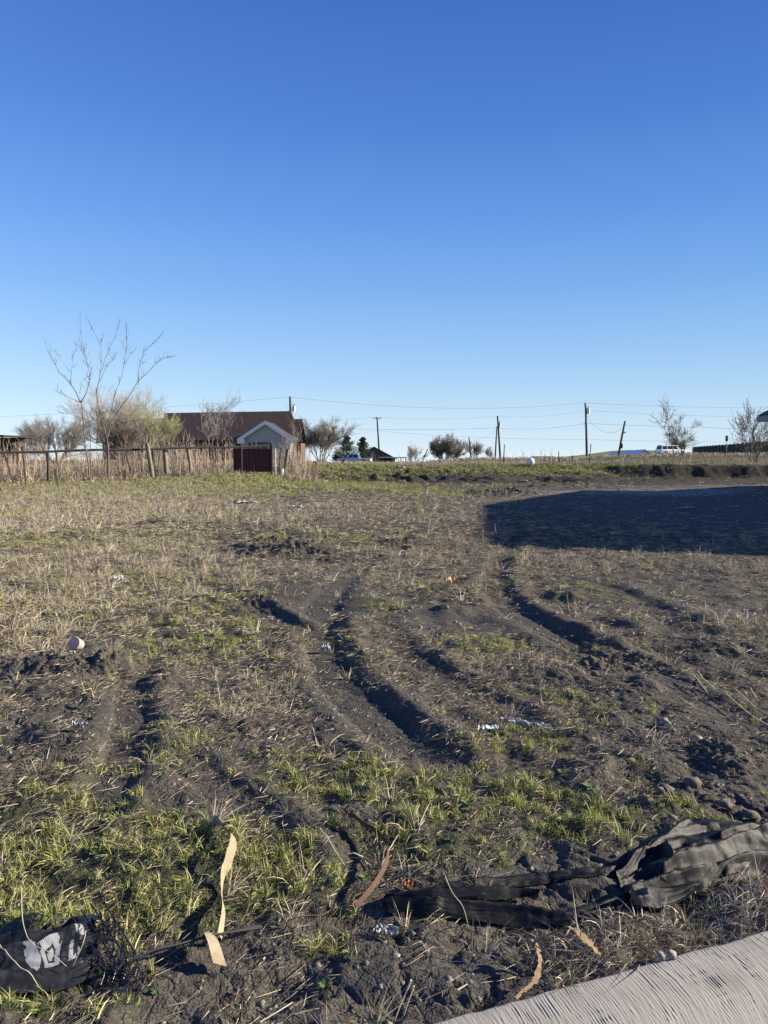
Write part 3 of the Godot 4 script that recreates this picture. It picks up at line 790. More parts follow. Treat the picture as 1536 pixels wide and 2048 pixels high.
	o = thing("dark_gabled_house", "dark grey house showing one gable beside the evergreen trees", "house", base)
	var ap := Vector3(Vector3(-1.992, 2.886, -150.000) - base); var gr2 := Vector3(Vector3(2.194, 0.600, -150.000) - base)
	var gl2 := Vector3(-gr2.x + 2 * ap.x, gr2.y, gr2.z)
	b = MB.new()
	b.quad(gl2, gr2, ap, ap); b.quad(Vector3(gl2.x, -0.3, gl2.z), Vector3(gr2.x, -0.3, gr2.z), gr2, gl2)
	b.quad(Vector3(gr2.x, -0.3, gr2.z), Vector3(gr2.x, -0.3, gr2.z - 10), gr2 + Vector3(0, 0, -10), gr2)
	part(o, "wall", b, mat(0.06, 0.062, 0.075, 0.85))
	b = MB.new()
	var ov := Vector3(0, 0, 0.4)
	roof_slab(b, ap + ov, gr2 + ov + Vector3(0.5, -0.2, 0), gr2 + Vector3(0.5, -0.2, -10.4), ap + Vector3(0, 0, -10.4), 0.2)
	roof_slab(b, gl2 + ov + Vector3(-0.5, -0.2, 0), ap + ov, ap + Vector3(0, 0, -10.4), gl2 + Vector3(-0.5, -0.2, -10.4), 0.2)
	part(o, "roof", b, M.dark_shingle)
	base = stand(Vector3(1.652, 0.680, -138.000))
	o = thing("carport", "low open carport with pale flat roof right of the dark house", "carport", base)
	var cy := Vector3(Vector3(1.652, 0.772, -138.000) - base).y
	b = MB.new(); b.box(Vector3(0, cy, 0), Vector3(5.0, 0.16, 4.0))
	part(o, "roof", b, M.grey_siding)
	for px in [-2.3, -1.1, 0.2, 1.4, 2.3]:
		b = MB.new(); b.box(Vector3(px, cy / 2, 1.8), Vector3(0.16, cy, 0.16))
		part(o, "post", b, M.dark_board)
	b = MB.new(); b.box(Vector3(-1.2, cy * 0.45, -1.8), Vector3(2.4, cy * 0.9, 0.1))
	part(o, "back_wall", b, M.dark_board)

	# white barn with a bluish metal roof
	base = stand(Vector3(49.263, 0.998, -150.000))
	o = thing("white_barn", "low white barn with pale blue metal roof beside the leaning pole", "barn", base)
	var b0 := Vector3(Vector3(46.063, 1.396, -150.000) - base); var b1 := Vector3(Vector3(50.657, 1.098, -150.000) - base); var bt := Vector3(Vector3(51.921, 2.290, -150.000) - base); var br := Vector3(Vector3(53.141, 1.396, -150.000) - base); var bl := Vector3(Vector3(48.307, 1.905, -156.000) - base)
	var bf := Vector3(b1.x, 0, 0)
	b = MB.new()
	b.quad(Vector3(b1.x, -0.3, 0), Vector3(br.x, -0.3, 0), br, Vector3(b1.x, br.y, 0)); b.tri(Vector3(b1.x, br.y, 0), br, bt)
	b.quad(Vector3(b0.x, -0.3, -6), Vector3(b1.x, -0.3, 0), Vector3(b1.x, br.y, 0), Vector3(b0.x, br.y, -6))
	part(o, "wall", b, M.white_paint)
	b = MB.new()
	roof_slab(b, Vector3(b0.x, br.y, -5.9), Vector3(b1.x - 0.1, br.y, 0.3), bt + Vector3(0, 0.05, 0.3), bl, 0.08)
	roof_slab(b, br + Vector3(0.1, 0, 0.3), br + Vector3(-2.0, 0, -6), bl, bt + Vector3(0, 0.05, 0.3), 0.08)
	part(o, "roof", b, mat(0.60, 0.63, 0.66, 0.55))
	# far low roofs on the skyline
	for s in [[1088, 915.5, 30, "long dark low roof on the skyline right of the white globe"], [1132, 916.5, 22, "small dark low roof on the skyline left of the transformer pole"]]:
		var d := 260.0
		var c := Vector3((s[0] - 768.0) / 1500.0 * d, 1.6 - (s[1] - 906.0) / 1500.0 * d, -d)
		var hw: float = s[2] / 1500.0 * d
		o = thing("distant_house", s[3], "house", Vector3(c.x, ground(c.x, c.z), c.z), "low houses on the skyline")
		var h := c.y - o.position.y
		b = MB.new(); b.box(Vector3(0, h / 2 - 1.0, -3), Vector3(hw * 1.7, h + 1.0, 6))
		part(o, "wall", b, M.brown_wall)
		b = MB.new(); roof_slab(b, Vector3(-hw, h - 0.6, 0.4), Vector3(hw, h - 0.6, 0.4), Vector3(hw * 0.7, h + 0.5, -3), Vector3(-hw * 0.7, h + 0.5, -3), 0.15)
		roof_slab(b, Vector3(hw, h - 0.6, -6.4), Vector3(-hw, h - 0.6, -6.4), Vector3(-hw * 0.7, h + 0.5, -3.05), Vector3(hw * 0.7, h + 0.5, -3.05), 0.15)
		part(o, "roof", b, M.dark_shingle)
	# a green rise on the right skyline
	b = MB.new()
	for k in 41:
		var x := 40.0 + k * 9.0
		var y0 := ground(x, -330.0)
		var hgt := 1.6 - 400.0 * (0.0078 - 0.0125 * exp(-pow((x - 150.0) / 30.0, 2.0)) + 0.0003 * na.get_noise_1d(x * 0.06))
		for g in 6:
			var t := g / 5.0
			b.col = Color(0.10, 0.135, 0.05)
			b.vert(Vector3(x, lerpf(y0 - 1.0, hgt, sin(t * PI / 2)), -330.0 - 130.0 * t), Vector3(0, 0.9, 0.4).normalized())
	for k in 40:
		for g in 5:
			var p := k * 6 + g
			b.i.append_array([p, p + 1, p + 6, p + 1, p + 7, p + 6])
	structure("hill", b, vmat(0.95))

# ---------------------------------------------------------------- vehicles, poles, wires
func vehicle(o: Node3D, body_mat: Material, pickup: bool) -> void:
	# length along x, nose towards +x; stations: x, shoulder height, half width
	var L := 5.2 if not pickup else 5.8
	var b := MB.new()
	var st := [[-0.5, 0.62, 0.80], [-0.485, 0.98, 0.90], [-0.3, 1.02, 0.95], [0.0, 1.02, 0.96], [0.2, 1.02, 0.95], [0.24, 1.06, 0.94], [0.42, 1.00, 0.91], [0.485, 0.86, 0.86], [0.5, 0.62, 0.78]]
	for k in st.size() - 1:
		var s: Array = st[k]; var e: Array = st[k + 1]
		var xa: float = s[0] * L; var xb: float = e[0] * L
		b.quad(Vector3(xa, 0.38, s[2]), Vector3(xb, 0.38, e[2]), Vector3(xb, e[1] - 0.12, e[2]), Vector3(xa, s[1] - 0.12, s[2]))
		b.quad(Vector3(xb, 0.38, -e[2]), Vector3(xa, 0.38, -s[2]), Vector3(xa, s[1] - 0.12, -s[2]), Vector3(xb, e[1] - 0.12, -e[2]))
		for z in [1, -1]:
			var q := [Vector3(xa, s[1] - 0.12, z * s[2]), Vector3(xb, e[1] - 0.12, z * e[2]), Vector3(xb, e[1], z * (e[2] - 0.1)), Vector3(xa, s[1], z * (s[2] - 0.1))]
			if z < 0: q.reverse()
			b.quad(q[0], q[1], q[2], q[3])
		b.quad(Vector3(xa, s[1], s[2] - 0.1), Vector3(xb, e[1], e[2] - 0.1), Vector3(xb, e[1], -e[2] + 0.1), Vector3(xa, s[1], -s[2] + 0.1))
	for s in [st[0], st[-1]]:
		b.quad(Vector3(s[0] * L, 0.38, -s[2]), Vector3(s[0] * L, 0.38, s[2]), Vector3(s[0] * L, s[1], s[2] - 0.1), Vector3(s[0] * L, s[1], -s[2] + 0.1))
	part(o, "body", b, body_mat)
	var g0 := -0.47 if not pickup else -0.16      # greenhouse, base and roof
	var g1 := 0.24
	var r0 := -0.43 if not pickup else -0.12
	var r1 := 0.12
	var top := 1.78
	b = MB.new()
	b.hexa([Vector3(g0 * L, 0.98, 0.84), Vector3(g1 * L, 0.98, 0.84), Vector3(g1 * L, 0.98, -0.84), Vector3(g0 * L, 0.98, -0.84), Vector3(r0 * L, top - 0.06, 0.70), Vector3(r1 * L, top - 0.06, 0.70), Vector3(r1 * L, top - 0.06, -0.70), Vector3(r0 * L, top - 0.06, -0.70)])
	part(o, "cabin", b, body_mat)
	b = MB.new()
	b.hexa([Vector3(r0 * L - 0.05, top - 0.07, 0.72), Vector3(r1 * L + 0.05, top - 0.07, 0.72), Vector3(r1 * L + 0.05, top - 0.07, -0.72), Vector3(r0 * L - 0.05, top - 0.07, -0.72), Vector3(r0 * L + 0.06, top, 0.62), Vector3(r1 * L - 0.1, top, 0.62), Vector3(r1 * L - 0.1, top, -0.62), Vector3(r0 * L + 0.06, top, -0.62)])
	part(o, "roof", b, body_mat)
	var cuts := [[0.04, 0.30], [0.34, 0.62], [0.66, 0.92]] if not pickup else [[0.06, 0.45], [0.51, 0.88]]
	for z in [1, -1]:
		for c in cuts:
			b = MB.new()
			var at := func(t: float, h: float) -> Vector3:
				return Vector3(lerpf(lerpf(g0, g1, t), lerpf(r0, r1, t), h) * L, lerpf(0.98, top - 0.06, h), z * (lerpf(0.84, 0.70, h) + 0.012))
			var q := [at.call(c[0], 0.12), at.call(c[1], 0.12), at.call(c[1], 0.86), at.call(c[0], 0.86)]
			if z < 0: q.reverse()
			b.quad(q[0], q[1], q[2], q[3])
			part(o, "window", b, M.glass)
	b = MB.new()
	b.quad(Vector3(g1 * L - 0.06 + 0.012, 1.08, 0.74), Vector3(g1 * L - 0.06 + 0.012, 1.08, -0.74), Vector3(r1 * L + 0.08, top - 0.13, -0.64), Vector3(r1 * L + 0.08, top - 0.13, 0.64))
	part(o, "windscreen", b, M.glass)
	b = MB.new()
	b.quad(Vector3(g0 * L + 0.01, 1.08, -0.72), Vector3(g0 * L + 0.01, 1.08, 0.72), Vector3(r0 * L - 0.045, top - 0.15, 0.62), Vector3(r0 * L - 0.045, top - 0.15, -0.62))
	part(o, "rear_window", b, M.glass)
	for s in [[-0.31, 1], [0.31, 1], [-0.31, -1], [0.31, -1]]:
		b = MB.new(); b.cyl(Vector3(s[0] * L, 0.38, s[1] * 0.72), Vector3(s[0] * L, 0.38, s[1] * 0.975), 0.38, -1, 18)
		var w := part(o, "wheel", b, M.rubber)
		b = MB.new(); b.cyl(Vector3(s[0] * L, 0.38, s[1] * 0.9), Vector3(s[0] * L, 0.38, s[1] * 0.985), 0.23, -1, 14)
		part(w, "rim", b, M.steel)
	for z in [1, -1]:
		b = MB.new(); b.box(Vector3(-0.487 * L, 0.82, z * 0.82), Vector3(0.1, 0.26, 0.16))
		part(o, "tail_light", b, M.red_lamp)
		b = MB.new(); b.box(Vector3(0.484 * L, 0.74, z * 0.74), Vector3(0.1, 0.16, 0.24))
		part(o, "headlight", b, M.clear_lamp)
	for x in [-0.5, 0.5]:
		b = MB.new(); b.box(Vector3(x * L, 0.48, 0), Vector3(0.16, 0.2, 1.6))
		part(o, "bumper", b, M.rubber if not pickup else M.steel)

func sag(a: Vector3, z: Vector3, drop: float) -> Array:
	var out := []
	for k in 21:
		var t := k / 20.0
		out.append(a.lerp(z, t) - Vector3(0, 4.0 * drop * t * (1 - t), 0))
	return out

func wire(a: Vector3, z: Vector3, drop: float, label: String, r := 0.011) -> void:
	var b := MB.new()
	var pts := sag(a, z, drop)
	var rad := []; rad.resize(21); rad.fill(r)
	b.tube(pts, rad, 4, false)
	solo("power_line", b, M.wire, label, "wire", Vector3.ZERO, "overhead wires")

func pole(called: String, label: String, foot: Vector3, top: Vector3, r: float) -> Node3D:
	var base := stand(foot)
	var o := thing(called, label, "pole", base, "wooden utility poles")
	var b := MB.new()
	b.tube([Vector3(0, -0.4, 0), (top - base) * 0.5, top - base], [r * 1.2, r, r * 0.8], 9)
	part(o, "shaft", b, M.pole_wood)
	return o

func can(o: Node3D, at: Vector3, r: float, h: float) -> void:
	var b := MB.new()
	b.tube([at, at + Vector3(0, 0.04, 0), at + Vector3(0, h * 0.9, 0), at + Vector3(0, h, 0)], [r * 0.9, r, r, r * 0.7], 12)
	var t := part(o, "transformer", b, M.steel)
	b = MB.new()
	for s in [-0.4, 0.4]: b.cyl(at + Vector3(s * r, h, 0), at + Vector3(s * r, h + 0.28, 0), 0.05, 0.03, 6)
	part(t, "bushing", b, M.pole_wood)

func far_things() -> void:
	var suv := thing("parked_suv", "white sport utility vehicle parked behind the bare sapling on the right", "car", stand(Vector3(49.601, 1.337, -130.000)))
	vehicle(suv, M.white_car, false)
	suv.rotation_degrees.y = 14
	var pick := thing("parked_pickup", "silver pickup truck parked in front of the evergreen trees", "truck", stand(Vector3(-4.946, -0.076, -126.000)))
	vehicle(pick, M.silver_car, true)
	pick.rotation_degrees.y = 170
	# poles
	var a := pole("utility_pole", "tall utility pole with grey transformer and wire coil", Vector3(32.935, 0.868, -122.000), Vector3(32.507, 9.637, -122.000), 0.17)
	var top := Vector3(Vector3(32.507, 9.637, -122.000) - a.position)
	can(a, top + Vector3(0.45, -1.75, 0.1), 0.26, 0.95)
	var b := MB.new(); b.box(top + Vector3(0.2, -1.3, 0.1), Vector3(0.5, 0.08, 0.08))
	part(a, "bracket", b, M.steel)
	b = MB.new(); b.box(top + Vector3(-0.1, -0.35, 0.15), Vector3(0.3, 0.5, 0.08))
	part(a, "cutout_fuse", b, M.steel)
	b = MB.new()
	var ring := []; var rad := []
	for k in 17: ring.append(top + Vector3(0.27 * cos(TAU * k / 16), -3.4 + 0.27 * sin(TAU * k / 16), 0.22)); rad.append(0.035)
	b.tube(ring, rad, 5, false)
	part(a, "wire_coil", b, M.wire)
	b = MB.new(); b.cyl(top + Vector3(0, -0.1, 0), top + Vector3(0, 0.3, 0), 0.05, 0.04, 6)
	part(a, "insulator", b, M.steel)
	var p2 := pole("utility_pole", "slim utility pole leaning slightly left, with a short crossarm, right of the evergreens", Vector3(-0.798, 0.202, -150.000), Vector3(-1.390, 8.724, -150.000), 0.17)
	top = Vector3(Vector3(-1.390, 8.724, -150.000) - p2.position)
	b = MB.new(); b.box(top + Vector3(0, -0.25, 0.1), Vector3(1.7, 0.12, 0.12)); part(p2, "crossarm", b, M.pole_wood)
	for s in [-0.75, 0.0, 0.75]:
		b = MB.new(); b.cyl(top + Vector3(s, -0.2, 0.1), top + Vector3(s, 0.12, 0.1), 0.06, 0.04, 6); part(p2, "insulator", b, M.steel)
	var p3 := pole("utility_pole", "utility pole leaning left with a small transformer, beside a thinner prop pole", Vector3(20.919, 0.521, -135.000), Vector3(20.289, 8.189, -135.000), 0.17)
	top = Vector3(Vector3(20.289, 8.189, -135.000) - p3.position)
	can(p3, top + Vector3(0.42, -2.0, 0.1), 0.2, 0.8)
	var p4 := pole("prop_pole", "thinner prop pole standing just left of the leaning transformer pole", Vector3(19.784, 0.440, -134.000), Vector3(20.072, 6.288, -134.000), 0.13)
	var p5 := pole("utility_pole", "short utility pole leaning far to the right above the white barn", Vector3(34.223, 1.232, -110.000), Vector3(35.121, 6.245, -110.000), 0.15)
	b = MB.new(); b.box(Vector3(Vector3(34.482, 2.616, -110.000) - p5.position) + Vector3(0.12, 0, 0.2), Vector3(0.35, 0.7, 0.25)); part(p5, "meter_box", b, M.rust_post)
	b = MB.new(); b.box(Vector3(Vector3(34.944, 4.578, -110.000) - p5.position) + Vector3(0.1, 0, 0.2), Vector3(0.3, 0.22, 0.15)); part(p5, "bracket", b, M.steel)
	var p6 := pole("utility_pole", "utility pole with a dark transformer rising behind the brown roof", Vector3(-12.295, 1.663, -100.000), Vector3(-12.422, 9.040, -100.000), 0.16)
	top = Vector3(Vector3(-12.422, 9.040, -100.000) - p6.position)
	can(p6, top + Vector3(0.5, -2.0, 0.1), 0.22, 0.75)
	b = MB.new(); b.box(top + Vector3(0.22, -1.6, 0.1), Vector3(0.5, 0.08, 0.08)); part(p6, "bracket", b, M.steel)
	var p7 := pole("broken_pole", "thin weathered stub pole leaning left among the low bushes", Vector3(10.474, 0.881, -90.000), Vector3(10.152, 3.442, -90.000), 0.09)
	b = MB.new(); b.box(Vector3(Vector3(10.279, 2.669, -90.000) - p7.position), Vector3(0.16, 0.5, 0.16)); part(p7, "splint", b, M.pole_wood)
	# wires
	wire(Vector3(-12.422, 8.974, -100.000), Vector3(-84.894, 6.667, -120.000), 0.6, "faint wire running left from the pole behind the brown roof")
	wire(Vector3(-12.422, 8.974, -100.000), Vector3(32.505, 9.717, -122.000), 1.2, "highest wire between the brown roof's pole and the transformer pole", 0.014)
	wire(Vector3(32.507, 9.637, -122.000), Vector3(97.297, 10.164, -130.000), 0.8, "highest wire running right from the transformer pole", 0.014)
	wire(Vector3(-28.395, 8.988, -160.000), Vector3(-1.390, 8.724, -150.000), 0.5, "wire reaching the short crossarm from the left")
	wire(Vector3(-1.390, 8.724, -150.000), Vector3(20.289, 8.189, -135.000), 0.5, "wire from the short crossarm to the leaning transformer pole")
	wire(Vector3(20.289, 8.189, -135.000), Vector3(32.532, 8.436, -122.000), 0.5, "wire between the two transformer poles, upper one")
	wire(Vector3(32.532, 8.436, -122.000), Vector3(97.459, 7.432, -130.000), 0.5, "second wire running right from the transformer pole")
	wire(Vector3(-16.703, 6.749, -150.000), Vector3(20.314, 6.056, -135.000), 0.4, "thick low wire passing behind the slim pole", 0.018)
	wire(Vector3(20.314, 6.056, -135.000), Vector3(32.576, 6.350, -122.000), 0.5, "thick lower wire between the two transformer poles", 0.018)
	wire(Vector3(32.576, 6.350, -122.000), Vector3(97.601, 5.034, -130.000), 0.2, "thick lower wire running right from the transformer pole", 0.018)
	wire(Vector3(-12.905, 5.414, -152.000), Vector3(-1.094, 5.958, -150.000), 0.3, "lowest wire left of the slim pole")
	wire(Vector3(-1.094, 5.958, -150.000), Vector3(32.711, 3.775, -122.000), 0.4, "lowest wire sloping down from the slim pole to the right", 0.014)
	wire(Vector3(32.711, 3.775, -122.000), Vector3(80.432, 3.488, -130.000), 0.2, "lowest wire running right, just above the white barn", 0.014)
	wire(Vector3(32.628, 7.715, -122.000), Vector3(34.927, 5.231, -110.000), 1.6, "slack looping wire from the transformer pole to the leaning pole", 0.014)
	wire(Vector3(20.077, 5.846, -134.000), Vector3(10.276, 2.907, -90.000), 0.3, "guy wire slanting down left from the prop pole")
	# road sign, white globe
	var o := thing("road_sign", "small dark green road sign seen above the long brown fence", "sign", stand(Vector3(56.905, 1.678, -125.000)))
	b = MB.new(); b.cyl(Vector3(0, -0.2, 0), Vector3(0, Vector3(Vector3(56.807, 4.407, -125.000) - o.position).y, 0), 0.05, -1, 6); part(o, "post", b, M.steel)
	b = MB.new(); b.box(Vector3(Vector3(56.822, 3.994, -125.000) - o.position) + Vector3(0, 0, 0.07), Vector3(0.42, 0.95, 0.04)); part(o, "plate", b, mat(0.06, 0.12, 0.10, 0.6))
	var gl := thing("white_globe", "round white globe resting in the dry grass on top of the bank", "globe", Vector3(Vector3(8.674, 1.038, -44.500)))
	b = MB.new()
	var sph := SphereMesh.new(); sph.radius = 0.245; sph.height = 0.49; sph.radial_segments = 24; sph.rings = 12
	var mi := MeshInstance3D.new(); mi.name = "shell"; mi.mesh = sph; mi.material_override = grain(mat(0.70, 0.71, 0.73, 0.4), 0.03, Color(0.85, 0.85, 0.85), Color(1, 1, 1), 3.0, 15); gl.add_child(mi)
	b.cyl(Vector3(0.02, -0.28, 0.02), Vector3(0, -0.21, 0), 0.07, 0.06, 10); part(gl, "neck", b, M.plastic_white)
	gl.position.y = ground(gl.position.x, gl.position.z) + 0.26

# ---------------------------------------------------------------- fences
func tpost(label: String, foot: Vector3, top: Vector3, group := "steel fence posts along the left edge of the lot") -> void:
	var base := stand(foot, -0.05)
	var o := thing("steel_post", label, "fence post", base, group)
	var t := top - base
	var bs := Basis(Quaternion(Vector3.UP, t.normalized()))
	var b := MB.new()
	b.box(t / 2, Vector3(0.05, t.length(), 0.012), bs); b.box(t / 2 + bs * Vector3(0, 0, 0.024), Vector3(0.012, t.length() - 0.02, 0.034), bs)
	part(o, "shaft", b, M.rust_post)
	b = MB.new()
	for k in 8: b.box(t * (0.2 + 0.1 * k) + bs * Vector3(0, 0, 0.045), Vector3(0.016, 0.02, 0.012), bs)
	part(o, "stud", b, M.rust_post).set_meta("kind", "stuff")

func wpost(label: String, foot: Vector3, top: Vector3, r: float) -> void:
	var base := stand(foot, -0.05)
	var b := MB.new()
	var t := top - base
	b.tube([Vector3.ZERO, t * 0.3 + Vector3(0.01, 0, 0), t * 0.7, t * 0.98, t], [r * 1.05, r, r * 0.96, r * 0.92, r * 0.7], 9)
	solo("wooden_post", b, M.old_wood, label, "fence post", base, "old wooden posts in the weeds")

func fences() -> void:
	# black pipe fence along the left
	var A := Vector3(Vector3(-17.117, 1.561, -29.000)); var B := Vector3(Vector3(-5.604, 1.946, -37.500))
	var o := thing("pipe_fence", "long black pipe rail fence running through the tall dead weeds", "fence", Vector3.ZERO)
	var b := MB.new()
	var pts := []; var rad := []
	for k in 13:
		pts.append(A.lerp(B, k / 12.0) + Vector3(0, 0.02 * sin(k * 1.7), 0)); rad.append(0.05)
	b.tube(pts, rad, 8)
	part(o, "rail", b, M.dark_pipe)
	for t in [0.02, 0.27, 0.58, 0.885, 1.0]:
		var p := A.lerp(B, t)
		b = MB.new(); b.cyl(Vector3(p.x, ground(p.x, p.z) - 0.1, p.z), p + Vector3(0, 0.14 if t == 1.0 else -0.02, 0), 0.075 if t == 1.0 else 0.05, -1, 9)
		part(o, "post", b, M.dark_pipe)
	# dark red gate
	var g0 := Vector3(Vector3(-7.518, 1.823, -37.600)); var g1 := Vector3(Vector3(-5.670, 1.823, -37.600))
	o = thing("red_gate", "dark red sheet metal gate under the end of the black pipe rail", "gate", stand(g0))
	var hgt := g0.y - o.position.y
	var len := g1.x - g0.x
	b = MB.new()
	var n := 46
	b.grid(n, 2, func(u: float, v: float) -> Vector3: return Vector3(u * len, 0.06 + v * (hgt - 0.1), 0.022 * (1.0 if sin(u * 70.0) > 0 else -1.0)))
	part(o, "sheet", b, M.red_metal)
	b = MB.new()
	for s in [0.02, len - 0.02]: b.box(Vector3(s, hgt / 2, 0.03), Vector3(0.06, hgt, 0.06))
	for y in [0.05, hgt - 0.03]: b.box(Vector3(len / 2, y, 0.03), Vector3(len - 0.1, 0.06, 0.05))
	part(o, "frame", b, M.red_metal)
	b = MB.new(); b.cyl(Vector3(len + 0.24, -0.1, 0.03), Vector3(len + 0.24, hgt, 0.03), 0.035, -1, 8)
	part(o, "latch_post", b, M.plastic_white)
	tpost("steel post leaning left, first from the left edge by the open shed", Vector3(-14.802, 0.363, -30.000), Vector3(-15.186, 1.778, -30.000))
	tpost("tall steel post standing nearly upright, second from the left edge", Vector3(-14.089, 0.226, -29.500), Vector3(-14.185, 1.853, -29.500))
	tpost("short steel post in front of the weeds near the left edge", Vector3(-13.046, 0.243, -30.000), Vector3(-13.161, 0.982, -30.000))
	tpost("steel post leaning left behind the short post near the left edge", Vector3(-14.228, 0.481, -33.000), Vector3(-14.406, 1.686, -33.000))
	tpost("stub of steel post cut by the left edge of the picture", Vector3(-14.008, 0.025, -27.500), Vector3(-14.156, 0.466, -27.500))
	tpost("short thin steel post right of the two saplings", Vector3(-11.031, 0.280, -32.000), Vector3(-11.035, 0.919, -32.000))
	tpost("dark steel post leaning left right of the two saplings", Vector3(-11.395, 0.515, -34.000), Vector3(-11.703, 1.666, -34.000))
	tpost("short reddish steel post in front of the pale wooden post", Vector3(-9.900, 0.411, -32.500), Vector3(-9.906, 1.038, -32.500))
	tpost("thin steel post just right of the red gate", Vector3(-5.340, 0.564, -38.000), Vector3(-5.225, 1.850, -38.000))
	wpost("pale wooden post leaning left, tallest of the wooden posts", Vector3(-10.335, 0.508, -33.500), Vector3(-10.542, 2.042, -33.500), 0.10)
	wpost("thick grey wooden post half hidden in weeds", Vector3(-9.997, 0.591, -34.500), Vector3(-10.062, 1.782, -34.500), 0.11)
	wpost("slim pale wooden post leaning left, nearest the red gate's left side", Vector3(-8.973, 0.716, -35.000), Vector3(-9.136, 1.900, -35.000), 0.08)
	wpost("brown wooden post leaning right beside the red gate", Vector3(-5.154, 0.525, -38.500), Vector3(-4.911, 1.803, -38.500), 0.10)
	# posts on the bank
	var grp := "old fence posts on the bank"
	tpost("dark crooked post at the left of the silver pickup", Vector3(-2.546, 0.703, -45.000), Vector3(-2.274, 1.449, -45.000), grp)
	tpost("dark post with twisted wire leaning far right, in the middle of the bank", Vector3(2.187, 0.703, -45.000), Vector3(2.631, 1.867, -45.000), grp)
	tpost("upright rusty post right of the prop pole", Vector3(7.204, 1.025, -45.500), Vector3(7.281, 2.110, -45.500), grp)
	tpost("upright rusty post right of the tall transformer pole", Vector3(12.545, 1.110, -46.000), Vector3(12.645, 2.146, -46.000), grp)
	tpost("short thin post in the grass right of the white globe", Vector3(10.738, 1.232, -46.000), Vector3(10.668, 1.690, -46.000), grp)
	tpost("short dark post left of the tall transformer pole", Vector3(11.752, 1.224, -47.000), Vector3(11.779, 1.443, -47.000), grp)
	tpost("dark post leaning right against the bare sapling near the white vehicle", Vector3(18.024, 1.049, -46.000), Vector3(18.423, 1.994, -46.000), grp)
	b = MB.new()
	var st := stand(Vector3(-3.803, 0.651, -42.000))
	o = thing("survey_stake", "thin stake with bright orange flag right of the brown house", "stake", st)
	b.box(Vector3(0, 0.25, 0), Vector3(0.03, 0.55, 0.02)); part(o, "stake", b, M.rust_post)
	b = MB.new(); b.grid(6, 4, func(u: float, v: float) -> Vector3: return Vector3(-0.16 + 0.2 * u, 0.40 + 0.24 * v, 0.02 + 0.03 * sin(u * 5.0 + v))); part(o, "flag", b, M.orange)
	# brown board fence on the right, each panel its own
	var F0 := Vector3(Vector3(71.885, 1.362, -175.000)); var F1 := Vector3(Vector3(49.652, 1.536, -92.000))
	o = thing("board_fence", "long dark brown board fence behind the dry grass on the right", "fence", Vector3.ZERO)
	var np := 24
	for k in np:
		var p0 := F0.lerp(F1, float(k) / np); var p1 := F0.lerp(F1, float(k + 1) / np)
		var y0 := ground(p0.x, p0.z); var y1 := ground(p1.x, p1.z)
		var dir := (p1 - p0); dir.y = 0
		var bs := Basis(Vector3.UP, atan2(-dir.z, dir.x))
		b = MB.new()
		var boards := 20
		for j in boards:
			var t := (j + 0.5) / boards
			var at := p0.lerp(p1, t)
			at.y = lerpf(y0, y1, t)
			var hh := 1.82 + 0.04 * sin(j * 7.3 + k * 3.1)
			b.box(at + Vector3(0, hh / 2 - 0.05, 0), Vector3(dir.length() / boards - 0.02, hh + 0.1, 0.03 + 0.01 * (j % 2)), bs)
		part(o, "board_panel", b, M.dark_board)
		b = MB.new(); b.box(Vector3(p0.x, y0 + 0.95, p0.z) + bs * Vector3(0, 0, 0.09), Vector3(0.14, 2.0, 0.12), bs)
		part(o, "post", b, M.dark_board)

# ---------------------------------------------------------------- trees
func grow(wood: MB, twigs: MB, p: Vector3, dir: Vector3, len: float, r: float, level: int, spec: Dictionary) -> void:
	var segs := 4 if level <= 1 else 3
	var pts := [p]; var rad := [r]
	var q := p
	var d := dir
	for k in segs:
		d = (d + Vector3(rng.randf_range(-1, 1), rng.randf_range(-0.6, 1) + spec.get("lift", 0.3), rng.randf_range(-1, 1)) * spec.get("crook", 0.22)).normalized()
		q += d * len / segs
		pts.append(q)
		rad.append(maxf(spec.fine, r * (1.0 - 0.8 * (k + 1) / segs)))
	(wood if level <= 1 else twigs).tube(pts, rad, 6 if level == 0 else 4 if level == 1 else 3, false)
	if level >= spec.counts.size(): return
	for k in int(spec.counts[level]):
		var t := rng.randf_range(spec.get("from", 0.2), 1.0)
		var f := t * segs
		var a := mini(int(f), segs - 1)
		var at: Vector3 = pts[a].lerp(pts[a + 1], f - a)
		var ax := Vector3(rng.randf_range(-1, 1), rng.randf_range(-0.3, 0.3), rng.randf_range(-1, 1)).normalized()
		var nd2: Vector3 = (pts[a + 1] - pts[a]).normalized().rotated(ax, rng.randf_range(0.3, spec.get("open", 0.9)))
		grow(wood, twigs, at, nd2, len * rng.randf_range(0.35, 0.68), maxf(spec.fine, lerpf(r, r * 0.25, t) * 0.65), level + 1, spec)

func bare_tree(called: String, label: String, foot: Vector3, height: float, stems: int, lean: float, spec: Dictionary, bark: Material, twig: Material, category := "tree") -> Node3D:
	var base := stand(foot)
	var o := thing(called, label, category, base)
	var wood := MB.new(); var twigs := MB.new()
	for k in stems:
		var a := TAU * k / stems + rng.randf_range(-0.4, 0.4)
		var tilt := lean * rng.randf_range(0.35, 1.0)
		var dir := Vector3(cos(a) * sin(tilt), cos(tilt), sin(a) * sin(tilt))
		grow(wood, twigs, Vector3(cos(a), 0, sin(a)) * 0.06 * stems * spec.get("spread", 1.0) * 0.3 + Vector3(0, -0.1, 0), dir, height * rng.randf_range(0.62, 0.85), height * spec.get("thick", 0.016), 0, spec)
	part(o, "trunk", wood, bark)
	part(o, "crown", twigs, twig)
	return o

